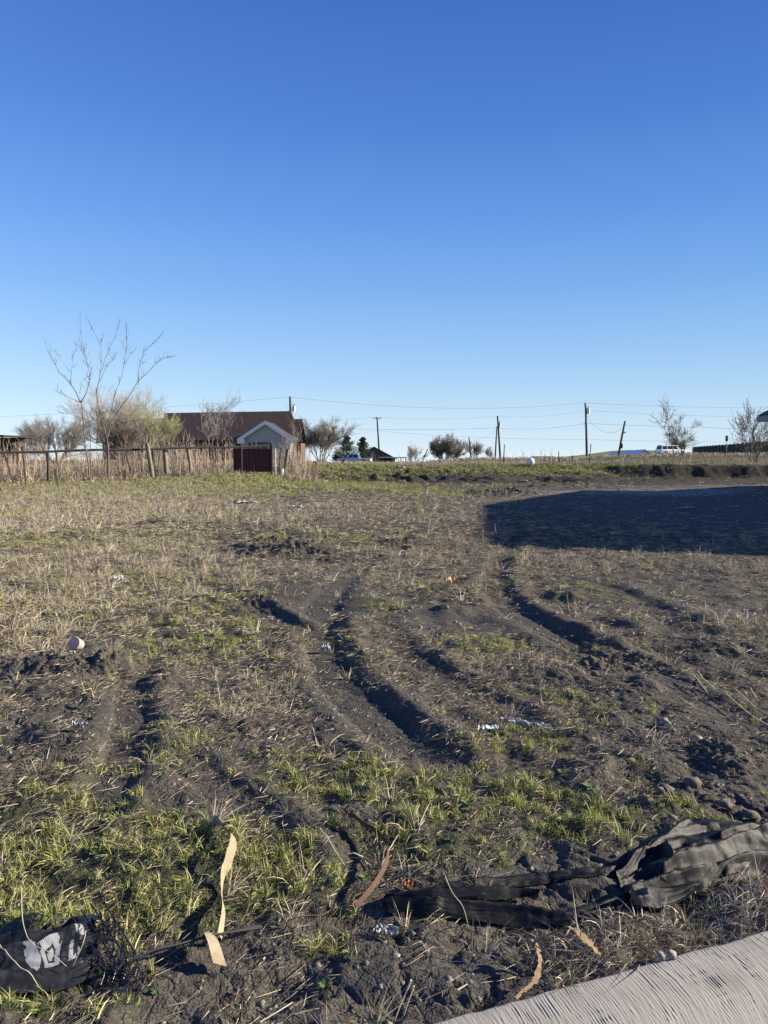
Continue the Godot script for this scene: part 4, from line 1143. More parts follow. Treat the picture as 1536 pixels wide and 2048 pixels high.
func traced_tree(called: String, label: String, d: float, foot: Vector2, lines: Array, scale: float) -> void:
	# limbs as measured on the tree, in metres from its foot; each leaves its parent towards or away from the lot
	var base := Vector3((foot.x - 768.0) / 1500.0 * d, 0, -d)
	base = stand(base)
	var o := thing(called, label, "tree", base, "young bare trees at the weedy fence")
	var k := d / 1500.0
	var wood := MB.new(); var twigs := MB.new()
	for line in lines:
		var pts := []; var rad := []
		var n: int = line.p.size()
		for j in n:
			var q: Vector2 = line.p[j]
			var t := float(j) / (n - 1)
			pts.append(Vector3((q.x - foot.x) * k, (foot.y - q.y) * k, line.z0 + (line.z1 - line.z0) * t))
			rad.append(lerpf(line.r0, line.r1 * 0.7, sqrt(t)) * scale)
		pts[0] -= Vector3(0, 0.1, 0)
		var big: bool = line.r0 > 0.03
		(wood if big else twigs).tube(pts, rad, 7 if big else 5, false)
		for j in n - 1:
			var m := rng.randi_range(2, 5) if j > 0 else 0
			for g in m:
				var at: Vector3 = pts[j].lerp(pts[j + 1], rng.randf())
				var dir: Vector3 = ((pts[j + 1] - pts[j]).normalized() + Vector3(rng.randf_range(-1, 1), rng.randf_range(-0.2, 0.7), rng.randf_range(-1, 1)) * 0.9).normalized()
				grow(twigs, twigs, at, dir, rng.randf_range(0.12, 0.42), 0.007, 1, {"counts": [0, 2], "fine": 0.0035, "crook": 0.25})
	part(o, "trunk", wood, M.bark)
	part(o, "crown", twigs, M.dark_bark)

func Z(list: Array) -> Array:                      # positions noted on an enlargement of 3.84 times, whose corner is at 0, 620
	var out := []
	for k in list.size() / 2: out.append(Vector2(list[2 * k] / 3.84, 620.0 + list[2 * k + 1] / 3.84))
	return out

func conifer(label: String, foot: Vector3, height: float, radius: float, sd: int) -> void:
	var o := thing("evergreen_tree", label, "tree", stand(foot), "dark evergreens behind the pickup")
	rng.seed = sd
	var b := MB.new(); b.tube([Vector3(0, -0.2, 0), Vector3(0, height, 0)], [0.14, 0.02], 6)
	part(o, "trunk", b, M.dark_bark)
	b = MB.new()
	for k in 330:
		var t := pow(rng.randf(), 0.8)
		var y := height * (0.06 + 0.94 * t)
		var reach := radius * pow(1.0 - t, 0.75) * rng.randf_range(0.5, 1.1) * (0.8 + 0.3 * sin(t * 23.0)) + 0.18
		var a := rng.randf() * TAU
		var out := Vector3(cos(a), rng.randf_range(0.25, 0.8), sin(a)).normalized()
		for j in 22:
			var f := sqrt((j + rng.randf()) / 22.0)
			var at := Vector3(0, y, 0) + out * reach * f
			b.col = Color(0.018, 0.040, 0.024).lerp(Color(0.055, 0.080, 0.038), rng.randf())
			if rng.randf() < 0.08: b.col = Color(0.09, 0.075, 0.045)
			var e := Vector3(rng.randf_range(-1, 1), rng.randf_range(-0.1, 1.0), rng.randf_range(-1, 1)).normalized() * rng.randf_range(0.12, 0.26)
			var s := e.cross(Vector3(rng.randf_range(-1, 1), rng.randf_range(-1, 1), rng.randf_range(-1, 1))).normalized() * 0.05
			b.tri(at - s, at + s, at + e)
	part(o, "crown", b, vmat(0.9))

func trees() -> void:
	rng.seed = 31
	traced_tree("bare_sapling", "left of the two tall bare saplings, forking at head height above the fence", 32.0, Vector2(180, 964), [
		{"p": Z([690, 1322, 682, 1180, 665, 1080, 657, 960, 655, 880, 648, 780, 640, 710]), "z0": 0.0, "z1": 0.0, "r0": 0.05, "r1": 0.03},
		{"p": Z([640, 712, 610, 640, 580, 580, 510, 500, 470, 400, 430, 290]), "z0": 0.0, "z1": 0.6, "r0": 0.031, "r1": 0.006},
		{"p": Z([640, 712, 680, 640, 695, 560, 690, 500, 655, 370, 622, 250, 603, 60]), "z0": 0.0, "z1": -0.7, "r0": 0.031, "r1": 0.005},
		{"p": Z([580, 580, 576, 480, 570, 380, 600, 230]), "z0": 0.2, "z1": -0.5, "r0": 0.018, "r1": 0.005},
		{"p": Z([640, 705, 560, 690, 520, 665, 485, 630]), "z0": 0.0, "z1": 0.5, "r0": 0.014, "r1": 0.005},
		{"p": Z([575, 480, 540, 430, 500, 350]), "z0": 0.1, "z1": 0.6, "r0": 0.012, "r1": 0.004},
		{"p": Z([690, 520, 722, 480, 690, 400, 675, 330]), "z0": -0.3, "z1": 0.3, "r0": 0.014, "r1": 0.004},
		{"p": Z([652, 830, 590, 815, 520, 810]), "z0": 0.0, "z1": 0.6, "r0": 0.013, "r1": 0.004},
		{"p": Z([640, 640, 650, 560, 690, 525]), "z0": 0.1, "z1": -0.2, "r0": 0.012, "r1": 0.005},
		{"p": Z([705, 1318, 712, 1150, 722, 1000, 718, 880, 700, 780]), "z0": 0.1, "z1": 0.4, "r0": 0.034, "r1": 0.012},
		{"p": Z([712, 1320, 690, 1180, 660, 1080]), "z0": -0.1, "z1": -0.2, "r0": 0.03, "r1": 0.015}], 0.8)
	traced_tree("bare_sapling", "right of the two tall bare saplings, with long limbs sweeping to the right", 32.5, Vector2(216, 965), [
		{"p": Z([830, 1322, 838, 1180, 840, 1080, 832, 985, 815, 920, 797, 850, 780, 740, 773, 640]), "z0": 0.0, "z1": 0.2, "r0": 0.075, "r1": 0.026},
		{"p": Z([773, 645, 800, 570, 818, 490, 822, 400, 824, 310, 830, 270]), "z0": 0.2, "z1": 0.3, "r0": 0.025, "r1": 0.006},
		{"p": Z([836, 985, 855, 890, 925, 775, 990, 680, 1050, 570, 1110, 510, 1180, 430, 1240, 380, 1285, 375]), "z0": 0.0, "z1": -1.0, "r0": 0.045, "r1": 0.006},
		{"p": Z([1050, 575, 1058, 490, 1085, 420, 1115, 350, 1170, 310, 1250, 250]), "z0": -0.6, "z1": 0.0, "r0": 0.018, "r1": 0.005},
		{"p": Z([802, 565, 850, 520, 905, 460, 975, 415]), "z0": 0.2, "z1": 0.9, "r0": 0.014, "r1": 0.005},
		{"p": Z([820, 490, 835, 420, 855, 350, 885, 280, 920, 170, 952, 70]), "z0": 0.2, "z1": -0.4, "r0": 0.016, "r1": 0.004},
		{"p": Z([824, 310, 800, 250, 768, 165]), "z0": 0.3, "z1": 0.6, "r0": 0.008, "r1": 0.004},
		{"p": Z([857, 870, 890, 740, 930, 640, 980, 540, 1010, 430, 1035, 350, 1045, 260, 1050, 150]), "z0": 0.0, "z1": 0.8, "r0": 0.024, "r1": 0.005},
		{"p": Z([1012, 450, 1060, 400, 1110, 365]), "z0": 0.5, "z1": 0.9, "r0": 0.010, "r1": 0.004},
		{"p": Z([775, 650, 735, 690, 700, 600, 690, 540]), "z0": 0.2, "z1": -0.3, "r0": 0.014, "r1": 0.005},
		{"p": Z([838, 1000, 900, 960, 1000, 990]), "z0": 0.1, "z1": 0.6, "r0": 0.014, "r1": 0.005},
		{"p": Z([1240, 380, 1250, 320]), "z0": -0.9, "z1": -0.9, "r0": 0.006, "r1": 0.003}], 0.8)
	var thick := {"counts": [10, 9, 7], "fine": 0.0065, "crook": 0.18, "lift": 0.2, "open": 0.8, "from": 0.3}
	bare_tree("bare_bush", "rounded grey leafless bush behind the fence left of the saplings", Vector3(-24.009, 0.722, -55.000), 3.1, 12, 0.95, thick, M.grey_bark, M.grey_bark, "bush")
	bare_tree("bare_bush", "low dark leafless bush by the open shed", Vector3(-24.776, 0.770, -52.000), 1.8, 6, 0.9, {"counts": [7, 7, 5], "fine": 0.012, "crook": 0.26}, M.grey_bark, M.grey_bark, "bush")
	bare_tree("bare_tree", "wide leafless tree spreading above the wing of the brown-roofed house", Vector3(-22.832, 0.766, -66.000), 5.7, 10, 0.85, {"counts": [9, 9, 8], "fine": 0.0065, "crook": 0.18, "lift": 0.25, "open": 0.8, "from": 0.35}, M.grey_bark, M.pale_bark)
	bare_tree("budding_tree", "tree with yellow green buds in front of the brown roof's left end", Vector3(-18.561, 0.817, -62.000), 3.8, 8, 0.75, {"counts": [7, 8, 6], "fine": 0.008, "crook": 0.2, "lift": 0.5, "open": 0.75}, M.bark, M.bud_bark)
	bare_tree("bare_bush", "dark brown thicket in front of the house's left wing", Vector3(-19.298, 0.892, -56.000), 2.5, 14, 0.85, {"counts": [8, 8, 6], "fine": 0.008, "crook": 0.3}, M.dark_bark, M.dark_bark, "bush")
	bare_tree("bare_bush", "dark brown thicket left of the black pole-topped roof end", Vector3(-15.570, 0.839, -52.000), 1.7, 12, 0.7, {"counts": [8, 8, 5], "fine": 0.011, "crook": 0.3}, M.dark_bark, M.bark, "bush").set_meta("label", "brown twiggy thicket behind the thick grey wooden post")
	bare_tree("bare_tree", "crooked leafless tree in front of the long brown roof", Vector3(-9.507, 0.707, -42.000), 3.4, 3, 0.45, {"counts": [6, 6, 4], "fine": 0.008, "crook": 0.38, "lift": 0.3, "open": 1.0}, M.bark, M.grey_bark)
	bare_tree("bare_tree", "thin two-stemmed leafless sapling at the right end of the brown roof", Vector3(-4.875, 0.590, -40.000), 2.9, 2, 0.16, {"counts": [6, 4], "fine": 0.007, "crook": 0.2, "lift": 0.5, "thick": 0.011, "open": 0.7}, M.pale_bark, M.bark)
	bare_tree("bare_tree", "round leafless tree right of the brown-roofed house", Vector3(-8.382, 0.336, -100.000), 4.9, 10, 0.8, {"counts": [10, 9, 8], "fine": 0.013, "crook": 0.16, "lift": 0.25, "open": 0.8, "from": 0.35}, M.grey_bark, M.grey_bark)
	bare_tree("bare_bush", "pale leafless shrub behind the carport", Vector3(4.437, 0.376, -115.000), 2.3, 7, 0.8, {"counts": [6, 6, 3], "fine": 0.015, "crook": 0.25, "open": 0.8}, M.pale_bark, M.pale_bark, "bush")
	bare_tree("bare_bush", "broad brown leafless bush in the middle of the skyline", Vector3(8.520, 0.622, -105.000), 3.2, 14, 1.25, {"counts": [9, 9, 7], "fine": 0.017, "crook": 0.25, "open": 0.9}, M.bark, M.grey_bark, "bush")
	bare_tree("bare_bush", "small leafless bush beside the thin stub pole", Vector3(13.388, 0.648, -110.000), 2.3, 6, 0.6, {"counts": [7, 7, 4], "fine": 0.015, "crook": 0.25}, M.bark, M.grey_bark, "bush")
	bare_tree("bare_bush", "tiny leafless bush left of the prop pole", Vector3(16.060, 0.681, -115.000), 1.6, 5, 0.5, {"counts": [6, 6, 3], "fine": 0.013, "crook": 0.25}, M.bark, M.grey_bark, "bush")
	bare_tree("bare_tree", "leafless sapling on the bank in front of the white vehicle", Vector3(18.027, 0.958, -46.000), 3.0, 2, 0.5, {"counts": [9, 8, 4], "fine": 0.007, "crook": 0.3, "lift": 0.12, "open": 1.15, "thick": 0.016, "from": 0.3}, M.pale_bark, M.bark)
	bare_tree("bare_tree", "leafless tree with wide crooked limbs beside the house eave", Vector3(23.725, 1.025, -48.000), 4.0, 4, 0.7, {"counts": [7, 7, 4], "fine": 0.008, "crook": 0.32, "lift": 0.3, "open": 1.0, "thick": 0.014}, M.bark, M.bark)
	bare_tree("bare_bush", "round brown bush behind the white vehicle", Vector3(58.416, 1.694, -150.000), 2.6, 9, 0.8, {"counts": [8, 8, 5], "fine": 0.02, "crook": 0.25}, M.bark, M.bark, "bush")
	conifer("left of the two dark evergreen trees behind the pickup", Vector3(-6.685, 0.174, -134.000), 4.9, 2.9, 5)
	conifer("right of the two dark evergreen trees, browner at its tips", Vector3(-3.799, 0.152, -136.000), 4.7, 2.5, 6)
	conifer("low dark evergreen at the left of the pickup", Vector3(-8.078, 0.195, -132.000), 2.0, 1.6, 8)

# ---------------------------------------------------------------- litter and stones
func lump(size: Vector3, sd: int, rough := 0.35) -> MB:
	var nz := noise_of(0.9, 3, sd)
	var b := MB.new()
	var nu := 12; var nv := 8
	for j in nv + 1:
		for k in nu + 1:
			var a := TAU * (k % nu) / nu; var e := PI * j / nv - PI / 2
			var d := Vector3(cos(a) * cos(e), sin(e), sin(a) * cos(e))
			b.vert(d * (1.0 + rough * nz.get_noise_3dv(d * 1.6)) * size, d, Vector2(float(k) / nu, float(j) / nv))
	for j in nv:
		for k in nu:
			var p := j * (nu + 1) + k
			b.i.append_array([p, p + nu + 1, p + 1, p + 1, p + nu + 1, p + nu + 2])
	return b

func scrap(called: String, label: String, category: String, p: Vector2, w: float, l: float, turn: float, material: Material, sd: int, curl := 0.02) -> void:
	var nz := noise_of(1.6, 2, sd)
	var b := MB.new()
	b.grid(16, 10, func(u: float, v: float) -> Vector3:
		var e := 1.0 - 0.5 * absf(nz.get_noise_1d(u * 3.0)) - 0.25 * pow(absf(u - 0.5) * 2.0, 3.0)
		return Vector3((u - 0.5) * l, 0.012 + curl * (absf(nz.get_noise_2d(u * 3.0, v * 2.0)) * 2.0 + 0.5 * pow(absf(v - 0.5) * 2.0, 2.0)), (v - 0.5) * w * e))
	b.grid(2, 2, func(u: float, v: float) -> Vector3: return Vector3((u - 0.5) * l * 0.6, -0.004, (v - 0.5) * w * 0.5))
	var o := solo(called, b, material, label, category, on(p), "scraps of litter on the lot")
	o.rotation.y = turn

func litter() -> void:
	rng.seed = 51
	var b := lump(Vector3(0.055, 0.055, 0.05), 3, 0.16)
	var p := on(Vector2(-2.478, -5.956))
	var cup := thing("crushed_cup", "round white and pink crushed cup on the clay ledge at left", "cup", p + Vector3(0, 0.05, 0))
	b = MB.new()
	var bs := Basis(Vector3(1, 0, 0), 1.15) * Basis(Vector3(0, 0, 1), 0.2)
	var ring := []; var rr := []
	for s in [[-0.045, 0.034], [-0.04, 0.040], [0.035, 0.052], [0.04, 0.054], [0.046, 0.050]]:
		ring.append(bs * Vector3(0, s[0], 0)); rr.append(s[1])
	b.tube(ring, rr, 18)
	part(cup, "cup", b, grain(mat(0.44, 0.41, 0.38, 0.75), 0.05, Color(0.75, 0.7, 0.68), Color(1, 1, 1), 10.0, 3))
	b = MB.new(); b.cyl(bs * Vector3(0, 0.0462, 0), bs * Vector3(0, 0.0482, 0), 0.040, -1, 18)
	part(cup, "lid_print", b, mat(0.55, 0.33, 0.28, 0.7))
	scrap("plastic_scrap", "small bluish white plastic scrap lying right of the main rut", "scrap", Vector2(0.604, -4.241), 0.05, 0.12, 0.1, M.plastic_blue, 5)
	scrap("plastic_strip", "long torn white plastic strip right of the bluish scrap", "scrap", Vector2(0.842, -4.337), 0.05, 0.30, -0.5, M.plastic_white, 6)
	scrap("plastic_scrap", "tiny crumpled white scrap inside the shaded main rut", "scrap", Vector2(-0.472, -6.002), 0.06, 0.07, 0.7, M.plastic_white, 7, 0.05)
	scrap("plastic_bag", "pale crumpled bag among tan grass at left", "bag", Vector2(-3.259, -9.160), 0.10, 0.14, 0.9, M.plastic_white, 8, 0.05)
	scrap("plastic_sheet", "white sheet scrap far left in the field below the green strip", "scrap", Vector2(-4.298, -23.307), 0.4, 0.75, 0.2, M.plastic_white, 9, 0.07)
	scrap("plastic_sheet", "smaller white scrap in the field right of the other white sheet", "scrap", Vector2(-2.550, -21.425), 0.22, 0.4, -0.3, M.plastic_white, 10, 0.06)
	scrap("paper_scrap", "small white scrap in the lower left field among dead straw", "scrap", Vector2(-1.700, -4.066), 0.05, 0.06, 0.4, M.plastic_white, 11, 0.03)
	scrap("paper_scrap", "dirty white crumpled paper on bare clay below the rusty band", "scrap", Vector2(0.007, -2.389), 0.05, 0.08, -0.3, grain(mat(0.6, 0.62, 0.6, 0.7), 0.06, Color(0.4, 0.4, 0.4), Color(1, 1, 1), 14.0, 4), 12, 0.02)
	scrap("paper_scrap", "small pale scrap beside the cup on the clay ledge", "scrap", Vector2(-2.469, -5.836), 0.03, 0.05, 0.2, M.plastic_white, 13, 0.02)
	scrap("paper_scrap", "small white scrap in the house shadow", "scrap", Vector2(4.485, -14.417), 0.12, 0.2, 0.3, M.plastic_white, 14, 0.05)
	scrap("paper_scrap", "pale curved scrap in the middle of the house shadow", "scrap", Vector2(8.485, -21.047), 0.2, 0.5, 0.1, M.plastic_white, 15, 0.05)
	scrap("paper_scrap", "white scrap at the foot of the bank left of the shadow", "scrap", Vector3(7.399, 0.076, -39.500).x * Vector2(1, 0) + Vector2(0, -39.5), 0.3, 0.4, 0.1, M.plastic_white, 16, 0.06)
	scrap("paper_scrap", "white scrap in the cut clay at right", "scrap", Vector2(Vector3(16.352, 0.012, -38.500).x, -38.5), 0.2, 0.25, 0.1, M.plastic_white, 17, 0.08)
	scrap("dry_leaf", "small curled orange leaf behind the black fabric", "leaf", Vector2(0.093, -2.662), 0.025, 0.035, 0.8, M.rust_leaf, 18, 0.02)
	scrap("dry_leaf", "pale tan leaf on the clay far right of the short grass clump", "leaf", Vector2(0.833, -9.019), 0.12, 0.16, 0.5, mat(0.5, 0.33, 0.17, 0.8), 19, 0.06)
	# bucket beside the gate, bright rubble on the bank
	var o := thing("white_bucket", "white bucket standing between the posts beside the red gate", "bucket", stand(Vector3(-5.255, 0.581, -38.300)))
	b = MB.new(); b.tube([Vector3.ZERO, Vector3(0, 0.3, 0), Vector3(0, 0.36, 0), Vector3(0, 0.38, 0)], [0.13, 0.155, 0.165, 0.15], 16); part(o, "body", b, M.plastic_white)
	b = MB.new()
	var hp := []; var hr := []
	for k in 9: hp.append(Vector3(0.17 * cos(PI * k / 8), 0.34 + 0.14 * sin(PI * k / 8), 0.05)); hr.append(0.006)
	b.tube(hp, hr, 5); part(o, "handle", b, M.steel)
	for s in [[797, 940, "left one of two pale stones on the green bank face", 0.16], [805, 941, "right one of two pale stones on the green bank face", 0.2]]:
		var q := Vector3((s[0] - 768.0) / 1500.0 * 43.6, 0, -43.6)
		solo("stone", lump(Vector3(s[3], s[3] * 0.6, s[3] * 0.7), s[0]), M.stone, s[2], "stone", stand(q, 0.05), "pale stones on the bank")
	# stones
	var stones := [[Vector2(0.875, -2.251), 0.013, "left one of two small grey stones on the kerb edge", 1], [Vector2(0.909, -2.258), 0.014, "right one of two small grey stones on the kerb edge", 1],
		[Vector2(1.183, -3.270), 0.045, "rounded pale clay stone just above the grass strip at right", 0], [Vector2(1.313, -3.389), 0.05, "larger pale clay stone at right above the grass strip", 0], [Vector2(1.473, -3.467), 0.06, "largest clay stone at right, uppermost in its heap", 0], [Vector2(1.261, -3.324), 0.03, "small clay stone between the two pale ones at right", 0],
		[Vector2(1.555, -3.304), 0.05, "flat clay stone at the right edge above the black fabric", 0], [Vector2(1.627, -3.219), 0.055, "broad flat clay stone close to the right edge", 0], [Vector2(1.245, -3.120), 0.03, "small clay stone in the grass strip", 0], [Vector2(1.643, -4.272), 0.03, "small pale stone on the clay at right", 1], [Vector2(1.759, -4.095), 0.022, "tiny pale stone at right of the vine stalks", 1], [Vector2(0.035, -2.289), 0.012, "small grey pebble on bare clay below the paper", 1]]
	for s in stones:
		var r: float = s[1]
		if s[3] == 0: r *= 0.62
		b = lump(Vector3(r * 1.3, r * 0.62, r), int(r * 9000) + int(s[0].x * 100), 0.9)
		var at := on(s[0], r * 0.2)
		if s[2].ends_with("kerb edge"): at.y = 0.010 + r * 0.5
		solo("stone", b, M.stone if s[3] == 1 else M.clay_lump, s[2], "stone", at, "small stones on the lot").rotation.y = s[0].x * 9.0
	# dead vine at the right
	o = thing("dead_vine", "tangle of long pale vine stalks lying on the clay at right", "vine", on(Vector2(2.195, -4.863)))
	var vines := [[Vector2(2.292, -5.374), Vector2(2.227, -5.135), Vector2(2.204, -4.884), Vector2(2.304, -4.812), Vector2(2.294, -4.527), Vector2(2.336, -4.313)], [Vector2(2.181, -5.193), Vector2(2.136, -4.842), Vector2(2.216, -4.762), Vector2(2.200, -4.396), Vector2(2.228, -4.217)], [Vector2(1.745, -5.438), Vector2(1.901, -5.252), Vector2(2.094, -5.022), Vector2(2.140, -4.812)], [Vector2(1.904, -4.713), Vector2(1.920, -4.482), Vector2(2.008, -4.439), Vector2(2.008, -4.272)], [Vector2(2.402, -5.022), Vector2(2.468, -4.947), Vector2(2.417, -4.762)]]
	for line in vines:
		var pts := []; var rad := []
		for k in line.size():
			var q := on(line[k], 0.02 + 0.03 * rng.randf()) - o.position
			pts.append(q); rad.append(0.0032)
		b = MB.new(); b.tube(pts, rad, 5)
		part(o, "stalk", b, mat(0.42, 0.34, 0.22, 0.85))

# ---------------------------------------------------------------- fabric, straps, kerb litter
func smooth(list: Array, per := 8) -> Array:
	var out := []
	var n := list.size()
	for k in n - 1:
		for j in per:
			var t := float(j) / per
			out.append(list[k].cubic_interpolate(list[k + 1], list[maxi(k - 1, 0)], list[mini(k + 2, n - 1)], t))
	out.append(list[-1])
	return out

func along(list: Array, t: float) -> Variant:
	var f := clampf(t, 0, 1) * (list.size() - 1)
	var k := mini(int(f), list.size() - 2)
	return list[k].lerp(list[k + 1], f - k)

func near_line(p: Vector2, line: Array) -> float:
	var best := 1e9
	for k in line.size() - 1:
		var t := clampf((p - line[k]).dot(line[k + 1] - line[k]) / (line[k + 1] - line[k]).length_squared(), 0, 1)
		best = minf(best, p.distance_to(line[k].lerp(line[k + 1], t)))
	return best

func sheet(o: Node3D, called: String, upper: Array, lower: Array, folds: Array, nu: int, nv: int, material: Material, crease: float, sd: int, dust := 0.5, low := 0.008) -> void:
	var U := smooth(upper); var L := smooth(lower)
	var nz := noise_of(4.0, 2, sd); var fz := noise_of(22.0, 3, sd + 1); var dz := noise_of(4.0, 4, sd + 2)
	var b := MB.new()
	var span: float = (U[0] as Vector2).distance_to(U[-1])
	b.grid(nu, nv, func(u: float, v: float) -> Vector3:
		var p: Vector2 = (along(U, u) as Vector2).lerp(along(L, u), v)
		var s := u * span
		p += Vector2(nz.get_noise_2d(s * 0.8, v * 0.4), nz.get_noise_2d(s * 0.8, v * 0.4 + 9.0)) * 0.016
		var y := 0.0
		for f in folds:
			var g := near_line(p, f[0]) * (1.0 + 0.35 * nz.get_noise_2d(s * 0.5, 21.0))
			y = maxf(y, f[1] * exp(-pow(g / f[2], 1.15)) * (1.0 + 0.5 * nz.get_noise_2d(s * 0.3, 30.0)))
		y += crease * (absf(nz.get_noise_2d(s * 0.24 + v * 0.16, v * 1.0)) + 0.18 * absf(nz.get_noise_2d(s * 0.7 - v * 0.4, v * 2.0 + 4.0))) + 0.0012 * fz.get_noise_2d(p.x, p.y * 1.6)
		y *= smoothstep(0.0, 0.14, v) * smoothstep(1.0, 0.86, v) * 0.85 + 0.15
		var g0 := 0.0
		for c in [Vector2(0, 0), Vector2(0.09, 0.02), Vector2(-0.09, -0.02), Vector2(0.03, 0.06), Vector2(-0.03, -0.06), Vector2(0.16, -0.04), Vector2(-0.16, 0.04)]: g0 += ground(p.x + c.x, p.y + c.y) / 7.0
		return Vector3(p.x, maxf(g0, ground(p.x, p.y) - 0.004) + low + y, p.y) - o.position, Vector2(nu, nv) / 10.0)
	for k in b.v.size():
		var p := b.v[k] + o.position
		var t := clampf((0.5 + dz.get_noise_2d(p.x, p.z) * 1.3) * dust, 0, 1)
		b.c[k] = Color(0.010, 0.011, 0.013).lerp(Color(0.12, 0.110, 0.098), t * t * t)
	part(o, called, b, material)

func band(o: Node3D, called: String, centre: Array, sides: Array, material: Material, thick := 0.0015, ragged := 0.0) -> void:
	var c := smooth(centre, 7); var s := smooth(sides, 7)
	for k in c.size(): c[k].y += maxf(0.0, ground(c[k].x, c[k].z) + 0.004) if (Vector2(c[k].x, c[k].z) - EDGE_AT).dot(EDGE_OUT) < -0.02 else 0.0
	var b := MB.new()
	for k in c.size():
		c[k] -= o.position
		s[k] *= 1.0 + ragged * rng.randf_range(-1, 1)
		c[k] += Vector3(rng.randf_range(-1, 1), rng.randf_range(-1, 1), rng.randf_range(-1, 1)) * 0.006 * ragged
	b.strip(c, s)
	var back := []
	for k in c.size():
		var t: Vector3 = (c[mini(k + 1, c.size() - 1)] - c[maxi(k - 1, 0)]).normalized()
		back.append(c[k] - s[k].cross(t).normalized() * thick)
	b.strip(back, s)
	part(o, called, b, material)

func fabrics() -> void:
	rng.seed = 61
	var weave := vmat(0.38)
	weave.metallic_specular = 0.26
	var wt := NoiseTexture2D.new(); wt.width = 256; wt.height = 256; wt.seamless = true; wt.noise = noise_of(0.25, 2, 70); wt.as_normal_map = true; wt.bump_strength = 3.0
	weave.normal_enabled = true; weave.normal_texture = wt; weave.normal_scale = 0.6
	# torn silt fence on the right
	var o := thing("silt_fence", "crumpled black woven fabric lying along the concrete kerb at right", "fabric", on(Vector2(1.000, -2.702)))
	sheet(o, "sheet", [Vector2(0.867, -2.728), Vector2(1.019, -2.870), Vector2(1.161, -3.010), Vector2(1.363, -3.120), Vector2(1.522, -3.137), Vector2(1.708, -3.120), Vector2(2.038, -3.164)], [Vector2(0.851, -2.531), Vector2(0.942, -2.539), Vector2(1.063, -2.575), Vector2(1.184, -2.606), Vector2(1.323, -2.669), Vector2(1.497, -2.718), Vector2(1.793, -2.769)],
		[[[Vector2(0.900, -2.742), Vector2(1.046, -2.833), Vector2(1.181, -2.954), Vector2(1.278, -3.043)], 0.04, 0.03], [[Vector2(1.049, -2.708), Vector2(1.152, -2.752), Vector2(1.273, -2.812), Vector2(1.430, -2.896), Vector2(1.632, -2.974), Vector2(1.971, -3.055)], 0.06, 0.05], [[Vector2(0.889, -2.581), Vector2(1.030, -2.631), Vector2(1.177, -2.675), Vector2(1.332, -2.728), Vector2(1.543, -2.805), Vector2(1.856, -2.870)], 0.05, 0.035], [[Vector2(1.108, -2.841), Vector2(1.110, -2.769)], 0.06, 0.025], [[Vector2(1.376, -2.954), Vector2(1.576, -3.026), Vector2(1.997, -3.098)], 0.035, 0.03]], 190, 70, weave, 0.03, 71, 0.4)
	sheet(o, "rolled_edge", [Vector2(0.013, -2.606), Vector2(0.169, -2.643), Vector2(0.360, -2.695), Vector2(0.537, -2.742), Vector2(0.714, -2.762), Vector2(0.872, -2.776), Vector2(1.059, -2.870)], [Vector2(0.012, -2.557), Vector2(0.166, -2.587), Vector2(0.351, -2.624), Vector2(0.521, -2.656), Vector2(0.693, -2.675), Vector2(0.847, -2.695), Vector2(1.021, -2.762)],
		[[[Vector2(0.013, -2.581), Vector2(0.168, -2.615), Vector2(0.355, -2.659), Vector2(0.529, -2.698), Vector2(0.703, -2.718), Vector2(0.859, -2.735), Vector2(1.040, -2.815)], 0.026, 0.02]], 130, 22, weave, 0.008, 74, 0.35)
	sheet(o, "rolled_edge", [Vector2(0.004, -2.557), Vector2(0.164, -2.557), Vector2(0.345, -2.581), Vector2(0.521, -2.557), Vector2(0.641, -2.539), Vector2(0.775, -2.575), Vector2(0.930, -2.650)], [Vector2(0.003, -2.499), Vector2(0.159, -2.476), Vector2(0.331, -2.471), Vector2(0.501, -2.454), Vector2(0.618, -2.443), Vector2(0.742, -2.459), Vector2(0.883, -2.510)],
		[[[Vector2(0.004, -2.533), Vector2(0.162, -2.522), Vector2(0.339, -2.528), Vector2(0.512, -2.510), Vector2(0.629, -2.487), Vector2(0.759, -2.516), Vector2(0.907, -2.581)], 0.034, 0.025]], 130, 26, weave, 0.010, 77, 0.3)
	sheet(o, "loose_fold", [Vector2(0.004, -2.575), Vector2(0.166, -2.587), Vector2(0.350, -2.618), Vector2(0.479, -2.624), Vector2(0.563, -2.606)], [Vector2(0.004, -2.539), Vector2(0.163, -2.539), Vector2(0.344, -2.569), Vector2(0.471, -2.581), Vector2(0.563, -2.587)],
		[[[Vector2(0.004, -2.557), Vector2(0.164, -2.563), Vector2(0.347, -2.593), Vector2(0.475, -2.603), Vector2(0.563, -2.596)], 0.03, 0.016]], 80, 14, weave, 0.006, 79, 0.3, 0.02)
	sheet(o, "flap", [Vector2(0.896, -2.637), Vector2(0.966, -2.606), Vector2(1.054, -2.599), Vector2(1.159, -2.612)], [Vector2(0.867, -2.493), Vector2(0.926, -2.493), Vector2(1.026, -2.528), Vector2(1.162, -2.606)],
		[[[Vector2(0.890, -2.575), Vector2(0.989, -2.569), Vector2(1.115, -2.593)], 0.03, 0.035]], 60, 24, weave, 0.012, 81, 0.9, 0.03)
	sheet(o, "flap", [Vector2(1.290, -2.742), Vector2(1.348, -2.762), Vector2(1.411, -2.783)], [Vector2(1.268, -2.662), Vector2(1.318, -2.675), Vector2(1.368, -2.702)], [[[Vector2(1.285, -2.708), Vector2(1.391, -2.749)], 0.03, 0.03]], 30, 16, weave, 0.01, 83, 0.9, 0.03)
	var b := MB.new()
